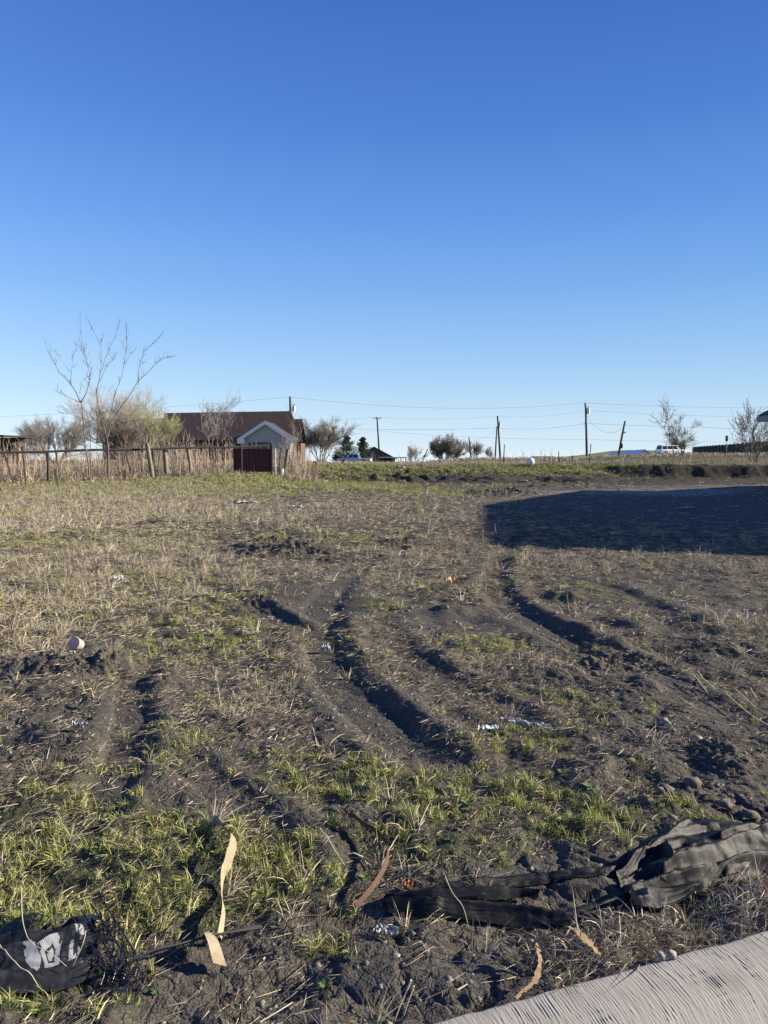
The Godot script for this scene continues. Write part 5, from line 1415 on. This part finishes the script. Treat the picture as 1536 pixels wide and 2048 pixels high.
	for s in [[Vector3(0.859, 0.050, -2.495), Vector3(0.891, 0.050, -2.477), Vector3(0.856, 0.110, -2.491)], [Vector3(0.992, 0.070, -2.583), Vector3(1.018, 0.070, -2.558), Vector3(0.963, 0.130, -2.519)]]:
		b.col = Color(0.07, 0.065, 0.058)
		b.tri(s[0] - o.position, s[1] - o.position, s[2] - o.position)
	part(o, "torn_point", b, weave)
	# printed sheet at the lower left
	o = thing("printed_sheet", "black plastic sheet with white print bunched up in the lower left corner", "fabric", on(Vector2(-1.063, -2.232)))
	var pr := vmat(0.5)
	pr.metallic_specular = 0.3
	pr.albedo_texture = print_texture()
	sheet(o, "sheet", [Vector2(-1.459, -2.291), Vector2(-1.310, -2.313), Vector2(-1.185, -2.323), Vector2(-1.092, -2.333), Vector2(-1.031, -2.384), Vector2(-0.947, -2.405)], [Vector2(-1.308, -2.042), Vector2(-1.180, -2.071), Vector2(-1.070, -2.085), Vector2(-0.989, -2.102), Vector2(-0.929, -2.135), Vector2(-0.903, -2.176)],
		[[[Vector2(-1.396, -2.187), Vector2(-1.186, -2.198), Vector2(-1.073, -2.221), Vector2(-0.993, -2.291), Vector2(-0.936, -2.353)], 0.055, 0.06], [[Vector2(-1.381, -2.267), Vector2(-1.137, -2.291), Vector2(-1.018, -2.353), Vector2(-0.941, -2.389)], 0.04, 0.03], [[Vector2(-1.232, -2.112), Vector2(-1.036, -2.139), Vector2(-0.935, -2.187)], 0.03, 0.04]], 150, 60, pr, 0.02, 85, 0.42)
	var mi: MeshInstance3D = o.get_child(0)
	mi.mesh = with_uv(mi.mesh, 150, 60)
	# frayed net beside it
	var at := on(Vector2(-0.867, -2.232))
	o = thing("frayed_netting", "frayed shiny black netting spilling from the printed sheet", "netting", at)
	b = MB.new()
	for k in 330:
		var t := rng.randf()
		var p: Vector2 = Vector2(-0.954, -2.379).lerp(Vector2(-0.823, -2.112), t) + Vector2(rng.randf_range(-0.02, 0.10), 0) * (0.5 + t)
		var h := 0.09 * (1.0 - t) + 0.012
		var q := on(p, h * rng.randf_range(0.2, 1.1)) - at
		var d := Vector3(rng.randf_range(-0.5, 0.6), rng.randf_range(-0.7, 0.4), rng.randf_range(0.1, 1.0)).normalized() * rng.randf_range(0.02, 0.06)
		var bend := Vector3(rng.randf_range(-1, 1), rng.randf_range(0, 1), rng.randf_range(-1, 1)) * 0.014
		b.col = Color(0.012, 0.013, 0.016) if rng.randf() < 0.75 else Color(0.06, 0.065, 0.07)
		b.strip([q, q + d * 0.35 + bend, q + d * 0.7 + bend, q + d], [Vector3(0.0014, 0, 0), Vector3(0.0018, 0, 0.001), Vector3(0.0018, 0.001, 0), Vector3(0.001, 0, 0)])
	var shiny := vmat(0.28)
	part(o, "strands", b, shiny).set_meta("kind", "stuff")
	b = MB.new()
	for k in 4:
		var line := [on(Vector2(-0.937, -2.379), 0.1 - 0.012 * k), on(Vector2(-0.840, -2.291), 0.07 - 0.008 * k), on(Vector2(-0.767, -2.214), 0.03), on(Vector2(-0.761, -2.165), 0.012)]
		var pts := smooth(line, 6); var rad := []
		for j in pts.size(): pts[j] += Vector3(-0.03 * k, 0, 0.01 * k) - at; rad.append(0.0028)
		b.col = Color(0.015, 0.016, 0.02)
		b.tube(pts, rad, 5)
	part(o, "edge_cord", b, shiny).set_meta("kind", "stuff")
	# cord running right from the net
	o = thing("black_cord", "bundle of black cords stretched through the grass below the tan strap", "cord", on(Vector2(-0.623, -2.291)))
	for k in 3:
		var line := [on(Vector2(-0.827, -2.187), 0.02 + 0.008 * k), on(Vector2(-0.737, -2.244), 0.03 + 0.008 * k), on(Vector2(-0.655, -2.291), 0.035 + 0.006 * k), on(Vector2(-0.557, -2.353), 0.025 + 0.006 * k), on(Vector2(-0.421, -2.427), 0.02)]
		var pts := smooth(line, 6); var rad := []
		for j in pts.size(): pts[j] += Vector3(0, 0, 0.008 * k) - o.position; rad.append(0.0035)
		b = MB.new(); b.tube(pts, rad, 6)
		part(o, "cord", b, mat(0.035, 0.035, 0.038, 0.5))
	# tan strap
	var tanm := grain(mat(0.32, 0.27, 0.185, 0.85), 0.02, Color(0.82, 0.8, 0.76), Color(1, 1, 1), 8.0, 90)
	o = thing("tan_strap", "tan packing strap folded over in the green grass at lower left", "strap", on(Vector2(-0.589, -2.575)))
	band(o, "upper_length", [Vector3(-0.722, 0.020, -3.072), Vector3(-0.660, 0.050, -2.964), Vector3(-0.610, 0.055, -2.899), Vector3(-0.588, 0.060, -2.806), Vector3(-0.587, 0.050, -2.710), Vector3(-0.595, 0.035, -2.649), Vector3(-0.583, 0.020, -2.573), Vector3(-0.553, 0.040, -2.467), Vector3(-0.542, 0.035, -2.392), Vector3(-0.540, 0.020, -2.344)],
		[Vector3(0.004, -0.022, 0.0), Vector3(0.008, -0.022, -0.006), Vector3(0.009, -0.009, 0.002), Vector3(0.014, -0.010, 0.002), Vector3(0.013, -0.012, 0.002), Vector3(0.006, -0.018, 0.001), Vector3(0.003, -0.012, 0.001), Vector3(0.005, -0.014, 0.001), Vector3(0.006, -0.014, 0.001), Vector3(0.007, -0.012, 0.002)], tanm)
	band(o, "lower_length", [Vector3(-0.592, 0.030, -2.352), Vector3(-0.562, 0.045, -2.307), Vector3(-0.539, 0.045, -2.263), Vector3(-0.524, 0.030, -2.236), Vector3(-0.510, 0.014, -2.213)],
		[Vector3(0.004, 0.004, -0.006), Vector3(0.016, -0.010, -0.008), Vector3(0.019, -0.013, -0.006), Vector3(0.020, -0.011, -0.004), Vector3(0.020, -0.008, -0.004)], tanm)
	# rusty band
	var rust := grain(mat(0.125, 0.062, 0.038, 0.85), 0.05, Color(0.5, 0.45, 0.42), Color(1, 1, 1), 9.0, 91)
	o = thing("rusty_band", "curved rusty steel band standing on edge beside the black fabric", "band", on(Vector2(-0.035, -2.769)))
	var rp := [Vector3(-0.167, 0.030, -3.105), Vector3(-0.090, 0.040, -3.025), Vector3(-0.024, 0.050, -2.948), Vector3(0.014, 0.055, -2.853), Vector3(0.013, 0.055, -2.750), Vector3(-0.011, 0.045, -2.665), Vector3(-0.050, 0.030, -2.587), Vector3(-0.098, 0.012, -2.520)]
	var rs := []
	for k in rp.size(): rs.append(Vector3(-0.002, 0.010, 0.001) if k < 4 else Vector3(-0.005, 0.008, -0.002))
	band(o, "band", rp, rs, rust, 0.003)
	# torn tan husk by the kerb
	var husk := grain(mat(0.29, 0.225, 0.13, 0.85), 0.04, Color(0.6, 0.52, 0.45), Color(1, 1, 1), 12.0, 92)
	o = thing("torn_strap", "frayed tan strip bent into a hook at the edge of the kerb", "strap", on(Vector2(0.489, -2.232)))
	band(o, "lower_length", [Vector3(0.383, 0.024, -2.058), Vector3(0.417, 0.030, -2.087), Vector3(0.458, 0.035, -2.128), Vector3(0.476, 0.050, -2.174), Vector3(0.479, 0.060, -2.217), Vector3(0.476, 0.060, -2.265)],
		[Vector3(0.004, -0.004, 0), Vector3(0.005, -0.003, 0.002), Vector3(0.008, -0.005, 0.002), Vector3(0.0045, -0.003, 0), Vector3(0.007, -0.004, 0), Vector3(0.008, -0.004, 0.004)], husk, 0.001, 0.45)
	band(o, "upper_length", [Vector3(0.471, 0.058, -2.258), Vector3(0.511, 0.080, -2.255), Vector3(0.555, 0.100, -2.255), Vector3(0.589, 0.110, -2.252), Vector3(0.614, 0.095, -2.238), Vector3(0.647, 0.070, -2.231), Vector3(0.679, 0.030, -2.232)],
		[Vector3(0.004, 0.004, 0.010), Vector3(0.003, 0.008, 0.007), Vector3(0.002, 0.008, 0.006), Vector3(0.004, -0.002, 0.009), Vector3(-0.004, -0.004, 0.009), Vector3(-0.004, -0.004, 0.008), Vector3(-0.001, -0.001, 0.002)], husk, 0.001, 0.45)

func stalks() -> void:
	rng.seed = 66
	var straw := mat(0.48, 0.41, 0.29, 0.85)
	var list := [
		["tall dry stalk standing on the bare clay left of the kerb's end", [Vector3(0.076, 0.130, -1.989), Vector3(0.062, 0.080, -2.006), Vector3(0.045, 0.040, -2.006), Vector3(0.031, 0.000, -2.003)], 0.0028],
		["shorter dry stalk crossing the tall one left of the kerb's end", [Vector3(0.085, 0.100, -2.006), Vector3(0.071, 0.050, -2.016), Vector3(0.057, 0.000, -2.022)], 0.0022],
		["long dry stem bending over the printed black sheet", [Vector3(-1.245, 0.100, -2.472), Vector3(-1.152, 0.100, -2.280), Vector3(-1.088, 0.100, -2.194), Vector3(-1.013, 0.090, -2.162), Vector3(-0.955, 0.060, -2.142)], 0.0016],
		["pale stem lying across the middle of the printed black sheet", [Vector3(-1.173, 0.090, -2.178), Vector3(-1.084, 0.100, -2.093), Vector3(-1.029, 0.090, -2.068), Vector3(-1.010, 0.040, -2.080)], 0.0018],
		["thin dry stem standing at the right end of the printed black sheet", [Vector3(-0.913, 0.140, -2.190), Vector3(-0.916, 0.110, -2.168), Vector3(-0.943, 0.050, -2.158)], 0.0015],
		["dry forked twig in the grass left of the rusty band", [Vector3(-0.258, 0.060, -2.913), Vector3(-0.207, 0.060, -2.813), Vector3(-0.150, 0.020, -2.762)], 0.0024],
		["pale stick lying on bare clay at the bottom left", [Vector3(-0.345, 0.020, -1.971), Vector3(-0.294, 0.030, -2.003), Vector3(-0.262, 0.030, -2.034)], 0.0026],
		["short pale stick on clay between the hooked strip and the fabric", [Vector3(0.218, 0.015, -2.103), Vector3(0.249, 0.020, -2.121)], 0.0035],
		["dry stem leaning over the black fabric right of the rusty band", [Vector3(0.217, 0.100, -2.558), Vector3(0.234, 0.100, -2.457), Vector3(0.266, 0.070, -2.428), Vector3(0.282, 0.020, -2.415)], 0.0018]]
	for e in list:
		var pts := smooth(e[1], 5)
		var rad := []
		var lo := 1e9
		for k in pts.size():
			pts[k].y += maxf(0.0, ground(pts[k].x, pts[k].z))
			rad.append(e[2] * (1.0 - 0.5 * k / pts.size()))
		var at: Vector3 = pts[-1]
		for k in pts.size(): pts[k] -= at
		var b := MB.new()
		b.tube(pts, rad, 5)
		solo("dry_stalk", b, straw, e[0], "stalk", at, "loose dry stalks in the foreground")

func with_uv(m: ArrayMesh, nu: int, nv: int) -> ArrayMesh:
	var a := m.surface_get_arrays(0)
	var uv: PackedVector2Array = a[Mesh.ARRAY_TEX_UV]
	for k in nu * nv: uv[k] = Vector2(float(k / nv) / (nu - 1), float(k % nv) / (nv - 1))
	a[Mesh.ARRAY_TEX_UV] = uv
	var c: PackedColorArray = a[Mesh.ARRAY_COLOR]
	for k in c.size(): c[k] = Color(1, 1, 1)
	a[Mesh.ARRAY_COLOR] = c
	var out := ArrayMesh.new()
	out.add_surface_from_arrays(Mesh.PRIMITIVE_TRIANGLES, a)
	return out

func print_texture() -> ImageTexture:              # blocks of white print on black, worn in lines
	var w := 512; var h := 256
	var im := Image.create_empty(w, h, false, Image.FORMAT_RGB8)
	var nz := noise_of(0.03, 3, 99)
	var polys := [
		[Vector2(215, 90), Vector2(235, 80), Vector2(268, 142), Vector2(262, 194), Vector2(215, 166)],
		[Vector2(262, 118), Vector2(330, 90), Vector2(352, 110), Vector2(330, 175), Vector2(286, 185)],
		[Vector2(372, 166), Vector2(390, 118), Vector2(404, 122), Vector2(392, 164), Vector2(420, 143), Vector2(430, 154), Vector2(378, 194)],
		[Vector2(404, 93), Vector2(428, 80), Vector2(452, 110), Vector2(430, 131)],
		[Vector2(456, 74), Vector2(480, 65), Vector2(478, 74), Vector2(466, 93)]]
	var hole := [Vector2(284, 129), Vector2(318, 110), Vector2(328, 122), Vector2(314, 154), Vector2(292, 160)]
	var inner := [Vector2(290, 133), Vector2(314, 118), Vector2(320, 126), Vector2(309, 148), Vector2(296, 152)]
	for y in h:
		for x in w:
			var p := Vector2(x, y)
			var ink := false
			for g in polys:
				if Geometry2D.is_point_in_polygon(p, PackedVector2Array(g)): ink = true
			if ink and Geometry2D.is_point_in_polygon(p, PackedVector2Array(hole)) and not Geometry2D.is_point_in_polygon(p, PackedVector2Array(inner)): ink = false
			var k := 0.5 + 0.5 * nz.get_noise_2d(x, y)
			var base := lin(0.012 + 0.02 * k * k, 0.013 + 0.02 * k * k, 0.017 + 0.018 * k * k)
			im.set_pixel(x, y, lin(0.30, 0.31, 0.33) if ink and k > 0.3 and (x + y) % 5 > 0 else base)
	return ImageTexture.create_from_image(im)

# ---------------------------------------------------------------- plants
func blade(b: MB, p: Vector3, dir: Vector3, len: float, w: float, droop: float, c: Color, segs := 3) -> void:
	var q := p
	var d := dir
	var k0 := b.v.size()
	var side := dir.cross(Vector3(rng.randf_range(-1, 1), rng.randf_range(-0.2, 0.2), rng.randf_range(-1, 1))).normalized()
	b.col = c
	for k in segs:
		var t := float(k) / segs
		var nn := side.cross(d).normalized()
		if nn.y < 0: nn = -nn
		b.vert(q - side * w * (1.0 - 0.5 * t), nn); b.vert(q + side * w * (1.0 - 0.5 * t), nn)
		q += d * len / segs
		d = (d + Vector3(dir.x, -0.9, dir.z) * droop).normalized()
	b.vert(q, Vector3.UP)
	for k in segs - 1:
		var a := k0 + 2 * k
		b.i.append_array([a, a + 1, a + 2, a + 1, a + 3, a + 2])
	var z := k0 + 2 * (segs - 1)
	b.i.append_array([z, z + 1, z + 2])

func tuft_green(n: int, h: float, spread_r: float) -> ArrayMesh:
	var b := MB.new()
	for k in n:
		var a := rng.randf() * TAU
		var r := spread_r * sqrt(rng.randf())
		var tilt := rng.randf_range(0.05, 1.05)
		var dir := Vector3(cos(a) * sin(tilt), cos(tilt), sin(a) * sin(tilt))
		var c := Color(0.16, 0.22, 0.052).lerp(Color(0.40, 0.40, 0.13), rng.randf())
		if rng.randf() < 0.32: c = Color(0.28, 0.23, 0.14).lerp(Color(0.55, 0.48, 0.31), rng.randf())
		blade(b, Vector3(cos(a + 2.0) * r, -0.005, sin(a + 2.0) * r), dir, h * rng.randf_range(0.45, 1.15), rng.randf_range(0.0014, 0.0027), rng.randf_range(0.02, 0.5), c)
	return b.mesh()

func tuft_tan(n: int, h: float, spread_r: float, w := 0.0014) -> ArrayMesh:
	var b := MB.new()
	for k in n:
		var a := rng.randf() * TAU
		var r := spread_r * sqrt(rng.randf())
		var tilt := rng.randf_range(0.1, 1.25)
		var dir := Vector3(cos(a) * sin(tilt), cos(tilt), sin(a) * sin(tilt))
		var c := Color(0.20, 0.165, 0.12).lerp(Color(0.60, 0.54, 0.41), pow(rng.randf(), 1.3))
		blade(b, Vector3(cos(a + 1.0) * r, 0.0, sin(a + 1.0) * r), dir, h * rng.randf_range(0.4, 1.2), w * rng.randf_range(0.7, 1.5), rng.randf_range(0.1, 0.5), c)
	return b.mesh()

func mat_straw(n: int, len: float, r: float) -> ArrayMesh:      # stalks lying on the clay
	var b := MB.new()
	for k in n:
		var a := rng.randf() * TAU
		var p := Vector3(rng.randf_range(-r, r), rng.randf_range(0.001, 0.012), rng.randf_range(-r, r))
		var dir := Vector3(cos(a), rng.randf_range(-0.12, 0.3), sin(a)).normalized()
		var g := rng.randf()
		var c := Color(0.12, 0.10, 0.078).lerp(Color(0.72, 0.65, 0.48), g * g * g)
		blade(b, p, dir, len * rng.randf_range(0.3, 1.3), rng.randf_range(0.0008, 0.0019), rng.randf_range(-0.05, 0.14), c, 3)
	return b.mesh()

func weed(n: int, h: float) -> ArrayMesh:          # tall dead weeds with side stems
	var b := MB.new()
	for k in n:
		var a := rng.randf() * TAU
		var tilt := rng.randf_range(0.0, 0.32)
		var dir := Vector3(cos(a) * sin(tilt), cos(tilt), sin(a) * sin(tilt))
		var p := Vector3(rng.randf_range(-0.25, 0.25), -0.03, rng.randf_range(-0.25, 0.25))
		var c := Color(0.22, 0.18, 0.14).lerp(Color(0.58, 0.49, 0.38), rng.randf())
		var hh := h * rng.randf_range(0.45, 1.1)
		blade(b, p, dir, hh, 0.008, rng.randf_range(0.0, 0.1), c, 4)
		for j in 5:
			var t := rng.randf_range(0.3, 0.95)
			var d2 := (dir + Vector3(rng.randf_range(-1, 1), rng.randf_range(0, 0.8), rng.randf_range(-1, 1)) * 0.8).normalized()
			blade(b, p + dir * hh * t, d2, hh * 0.22 * rng.randf_range(0.5, 1.4), 0.005, 0.1, c, 2)
	return b.mesh()

func rosette(n: int, r: float) -> ArrayMesh:       # small broad-leaved weeds
	var b := MB.new()
	for k in n:
		var a := TAU * k / n + rng.randf_range(-0.3, 0.3)
		var dir := Vector3(cos(a), rng.randf_range(0.15, 0.9), sin(a)).normalized()
		var c := Color(0.05, 0.10, 0.028).lerp(Color(0.12, 0.18, 0.05), rng.randf())
		var len := r * rng.randf_range(0.6, 1.2)
		var side := Vector3(-sin(a), 0, cos(a)) * len * 0.22
		b.col = c
		b.strip([Vector3(0, 0, 0), dir * len * 0.35, dir * len * 0.7, dir * len - Vector3(0, 0.15 * len, 0)], [side * 0.2, side * 0.8, side, side * 0.15])
	return b.mesh()

func clod_mesh(sd: int) -> ArrayMesh:
	var b := lump(Vector3(1, 0.7, 0.9), sd, 0.9)
	for k in b.c.size(): b.c[k] = Color(1, 1, 1)
	return b.mesh()

func scatter(o: Node3D, called: String, meshes: Array, material: Material, bands: Array, chance: Callable, size: Vector2, tint: Callable, sink := 0.0) -> void:
	var bufs := []
	for m in meshes: bufs.append(PackedFloat32Array())
	for band_ in bands:
		var d0: float = band_[0]; var d1: float = band_[1]; var grow_: float = band_[3]
		var area := 0.56 * (d1 * d1 - d0 * d0) + 1.2 * (d1 - d0)
		for k in int(area * band_[2]):
			var d := sqrt(lerpf(d0 * d0, d1 * d1, rng.randf()))
			var x := rng.randf_range(-1, 1) * (0.56 * d + 0.6)
			var z := -d
			if rng.randf() > chance.call(x, z): continue
			var q := Vector2(x, z) - EDGE_AT
			if d < 6.0 and q.dot(EDGE_OUT) > -0.012 + (0.05 * rng.randf() * rng.randf() if called != "clump" else 0.0): continue
			var s := rng.randf_range(size.x, size.y) * grow_
			var y := ground(x, z) - sink * s
			var a := rng.randf() * TAU
			var c: Color = tint.call(x, z)
			var ca := cos(a) * s; var sa := sin(a) * s
			var pick := rng.randi() % meshes.size()
			bufs[pick].append_array(PackedFloat32Array([ca, 0, sa, x, 0, s * rng.randf_range(0.8, 1.15), 0, y, -sa, 0, ca, z, c.r, c.g, c.b, 1.0]))
	for k in meshes.size():
		if bufs[k].is_empty(): continue
		var mm := MultiMesh.new()
		mm.transform_format = MultiMesh.TRANSFORM_3D
		mm.use_colors = true
		mm.mesh = meshes[k]
		mm.instance_count = bufs[k].size() / 16
		mm.buffer = bufs[k]
		var mi := MultiMeshInstance3D.new()
		mi.name = called
		mi.multimesh = mm
		mi.material_override = material
		mi.set_meta("kind", "stuff")
		o.add_child(mi, true)

func stuff(called: String, label: String, category: String) -> Node3D:
	var o := Node3D.new()
	o.name = numbered(called)
	add_child(o)
	tag(o, label, category)
	o.set_meta("kind", "stuff")
	return o

func covered(x: float, z: float) -> bool:          # under the fabric lying on the ground
	if z < -4.0: return false
	var p := Vector2(x, z)
	for g in [[Vector2(0.867, -2.728), Vector2(1.161, -3.010), Vector2(1.363, -3.120), Vector2(1.708, -3.120), Vector2(1.497, -2.718), Vector2(1.184, -2.606), Vector2(0.851, -2.531)], [Vector2(0.013, -2.606), Vector2(0.537, -2.742), Vector2(1.059, -2.870), Vector2(1.021, -2.762), Vector2(0.521, -2.656), Vector2(0.012, -2.557)], [Vector2(0.004, -2.557), Vector2(0.524, -2.575), Vector2(0.930, -2.650), Vector2(0.883, -2.510), Vector2(0.501, -2.454), Vector2(0.003, -2.487)], [Vector2(-1.459, -2.291), Vector2(-1.092, -2.333), Vector2(-0.947, -2.405), Vector2(-0.903, -2.176), Vector2(-0.989, -2.102), Vector2(-1.308, -2.042)]]:
		if Geometry2D.is_point_in_polygon(p, PackedVector2Array(g)): return true
	return false

func plants() -> void:
	rng.seed = 81
	var leaf := vmat(0.75); leaf.backlight_enabled = true; leaf.backlight = Color(0.6, 0.65, 0.35)
	var dry := vmat(0.85); dry.backlight_enabled = true; dry.backlight = Color(0.35, 0.32, 0.26)
	var patchy := noise_of(2.2, 3, 201); var fine := noise_of(6.0, 2, 202)
	var any_tint := func(_x: float, _z: float) -> Color:
		var k := rng.randf_range(0.7, 1.15)
		return Color(k, k * rng.randf_range(0.93, 1.03), k * rng.randf_range(0.85, 1.05))
	var green_chance := func(x: float, z: float) -> float:
		var g := map_at(green_map, x, z) * (1.0 - 0.75 * clampf(map_at(bare_map, x, z), 0, 1)) + 0.025 * (1.0 - clampf(map_at(bare_map, x, z), 0, 1))
		var p := 0.5 + 0.9 * patchy.get_noise_2d(x, z) + 0.5 * fine.get_noise_2d(x, z)
		return 0.0 if covered(x, z) else g * clampf(p * 1.9 - 0.35, 0.0, 1.3)
	var tan_chance := func(x: float, z: float) -> float:
		var g := map_at(tan_map, x, z) * (1.0 - 0.8 * clampf(map_at(bare_map, x, z), 0, 1)) + 0.05 * (1.0 - clampf(map_at(bare_map, x, z), 0, 1))
		var p := 0.5 + 0.9 * patchy.get_noise_2d(x + 30.0, z) + 0.5 * fine.get_noise_2d(x + 9.0, z)
		return 0.0 if covered(x, z) else g * clampf(p * 1.2, 0.0, 1.2)
	var straw_chance := func(x: float, z: float) -> float:
		var g := (0.55 + 0.5 * map_at(tan_map, x, z)) * (1.0 - 0.93 * clampf(map_at(bare_map, x, z), 0, 1))
		var p := 0.55 + 0.8 * patchy.get_noise_2d(x + 60.0, z + 5.0) + 0.4 * fine.get_noise_2d(x + 19.0, z)
		return 0.0 if covered(x, z) else g * clampf(p, 0.03, 1.0)
	var o := stuff("green_grass", "fresh green grass growing in patches on the lot", "grass")
	scatter(o, "clump", [tuft_green(26, 0.085, 0.04), tuft_green(22, 0.065, 0.04), tuft_green(30, 0.105, 0.045), tuft_green(18, 0.05, 0.035), tuft_green(12, 0.13, 0.03)], leaf, [[1.6, 6.4, 760.0, 0.74], [6.4, 14.0, 200.0, 0.95], [14.0, 30.0, 50.0, 1.8], [30.0, 50.0, 34.0, 2.4]], green_chance, Vector2(0.6, 1.25), any_tint)
	o = stuff("dry_grass", "tan dead grass in tufts on the lot", "grass")
	scatter(o, "clump", [tuft_tan(20, 0.13, 0.03), tuft_tan(16, 0.10, 0.035), tuft_tan(24, 0.16, 0.04)], dry, [[1.6, 6.4, 130.0, 0.8], [6.4, 14.0, 95.0, 1.05], [14.0, 30.0, 40.0, 1.6], [30.0, 46.0, 14.0, 2.0]], tan_chance, Vector2(0.6, 1.3), any_tint)
	o = stuff("straw", "loose dead straw lying on the clay", "straw")
	scatter(o, "stalks", [mat_straw(20, 0.085, 0.06), mat_straw(18, 0.07, 0.05), mat_straw(22, 0.10, 0.07), mat_straw(14, 0.12, 0.07), mat_straw(26, 0.045, 0.05)], dry, [[1.6, 6.4, 560.0, 0.8], [6.4, 14.0, 250.0, 1.1], [14.0, 30.0, 75.0, 2.0], [30.0, 44.0, 18.0, 3.0]], straw_chance, Vector2(0.6, 1.3), any_tint)
	# roots and stalks heaped along the kerb
	var verge := func(x: float, z: float) -> float:
		var q := (Vector2(x, z) - EDGE_AT).dot(EDGE_OUT)
		var s := (Vector2(x, z) - EDGE_AT).dot(EDGE_ALONG)
		return 0.0 if q > -0.01 or q < -0.30 or s < 0.25 or covered(x, z) else smoothstep(-0.30, -0.12, q) * smoothstep(0.2, 0.6, s) * 0.8
	o = stuff("dead_stems", "tangle of dead stems and roots along the kerb", "stems")
	scatter(o, "stems", [tuft_tan(16, 0.09, 0.03, 0.0016), mat_straw(16, 0.13, 0.05), tuft_tan(10, 0.12, 0.02, 0.0013)], dry, [[1.6, 4.0, 800.0, 0.8]], verge, Vector2(0.6, 1.3), any_tint)
	o = stuff("broadleaf_weeds", "small broad leaved weeds among the grass", "weeds")
	scatter(o, "rosette", [rosette(9, 0.035), rosette(7, 0.028), rosette(12, 0.04)], leaf, [[1.6, 5.0, 60.0, 1.0]], func(x: float, z: float) -> float: return 0.0 if covered(x, z) else clampf(0.1 + 0.5 * map_at(green_map, x, z), 0, 1) * clampf(0.4 + patchy.get_noise_2d(x * 1.4, z + 77.0), 0, 1), Vector2(0.6, 1.3), any_tint)
	# crumbs of clay
	var crumb := vmat(0.97)
	o = stuff("clay_crumbs", "crumbs and small clods of clay", "clods")
	var clay := func(x: float, z: float) -> Color:
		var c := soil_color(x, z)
		var k := rng.randf_range(0.75, 1.15)
		return Color(c.r * k, c.g * k, c.b * k)
	scatter(o, "clod", [clod_mesh(1), clod_mesh(2), clod_mesh(3)], crumb, [[1.6, 6.4, 190.0, 0.8], [6.4, 14.0, 40.0, 1.4], [14.0, 42.0, 5.0, 3.0]], func(x: float, z: float) -> float: return 0.0 if covered(x, z) else clampf(0.35 + 0.5 * map_at(bare_map, x, z) + 0.8 * patchy.get_noise_2d(x + 11.0, z + 3.0), 0, 1), Vector2(0.004, 0.016), clay, 0.2)
	# tall dead weeds through the left fence, and dry grass on the bank
	var tall := vmat(0.9); tall.backlight_enabled = true; tall.backlight = Color(0.3, 0.28, 0.24)
	o = stuff("dead_weeds", "tall dead weeds growing through the left fence", "weeds")
	var hedge := func(x: float, z: float) -> float:
		var t := clampf((x + 17.5) / 12.5, 0, 1)
		var line := lerpf(30.5, 37.6, t)
		var d := -z
		if x > -3.6: return 0.0
		if x > -7.8 and x < -5.4 and d < 40.0: return 0.02
		var front := smoothstep(line - 1.0, line + 0.6, d)
		return front * smoothstep(line + 12.0, line + 4.0, d) * smoothstep(-3.8, -4.6, x) * (0.35 + 0.5 * clampf(0.6 + nb.get_noise_2d(x, z), 0, 1))
	var rosy := func(_x: float, _z: float) -> Color:
		var k := rng.randf_range(0.6, 1.25)
		return Color(k, k * rng.randf_range(0.9, 1.0), k * rng.randf_range(0.84, 1.02))
	scatter(o, "stand", [weed(7, 1.45), weed(6, 1.1), weed(8, 1.75)], tall, [[29.0, 50.0, 4.6, 1.0]], hedge, Vector2(0.6, 1.1), rosy)
	var low := func(x: float, z: float) -> float:
		var t := clampf((x + 17.5) / 12.5, 0, 1)
		var line := lerpf(29.6, 37.0, t)
		return 0.0 if x > -3.4 or (x > -7.8 and x < -5.4 and -z > 35.5) else smoothstep(line - 1.2, line, -z) * smoothstep(line + 6.0, line + 3.0, -z)
	scatter(o, "stand", [tuft_tan(30, 0.5, 0.16, 0.006), tuft_tan(26, 0.42, 0.14, 0.006)], tall, [[28.0, 46.0, 9.0, 1.0]], low, Vector2(0.6, 1.2), rosy)
	o = stuff("bank_grass", "dry tan grass on top of the bank", "grass")
	var bank := func(x: float, z: float) -> float:
		return smoothstep(-7.0, -3.0, x) * smoothstep(44.4, 45.6, -z) * smoothstep(57.0, 48.0, -z) * (1.0 - 0.6 * smoothstep(3.0, -1.0, x)) * clampf(0.75 + 0.6 * nb.get_noise_2d(x * 0.8, z), 0, 1)
	scatter(o, "clump", [tuft_tan(26, 0.24, 0.12, 0.005), tuft_tan(22, 0.18, 0.12, 0.005), tuft_tan(30, 0.30, 0.14, 0.005)], tall, [[44.0, 60.0, 20.0, 1.0]], bank, Vector2(0.6, 1.2), any_tint)
	scatter(o, "stem", [weed(3, 0.75), weed(3, 1.0)], tall, [[45.0, 52.0, 1.0, 1.0]], func(x: float, z: float) -> float: return 0.6 * bank.call(x, z), Vector2(0.6, 1.1), any_tint)
	o = stuff("meadow_grass", "grass on the land behind the bank", "grass")
	scatter(o, "clump", [tuft_tan(16, 0.30, 0.30, 0.02), tuft_green(20, 0.22, 0.3)], tall, [[56.0, 130.0, 1.6, 1.0]], func(_x: float, _z: float) -> float: return 0.8, Vector2(0.6, 1.2), any_tint)
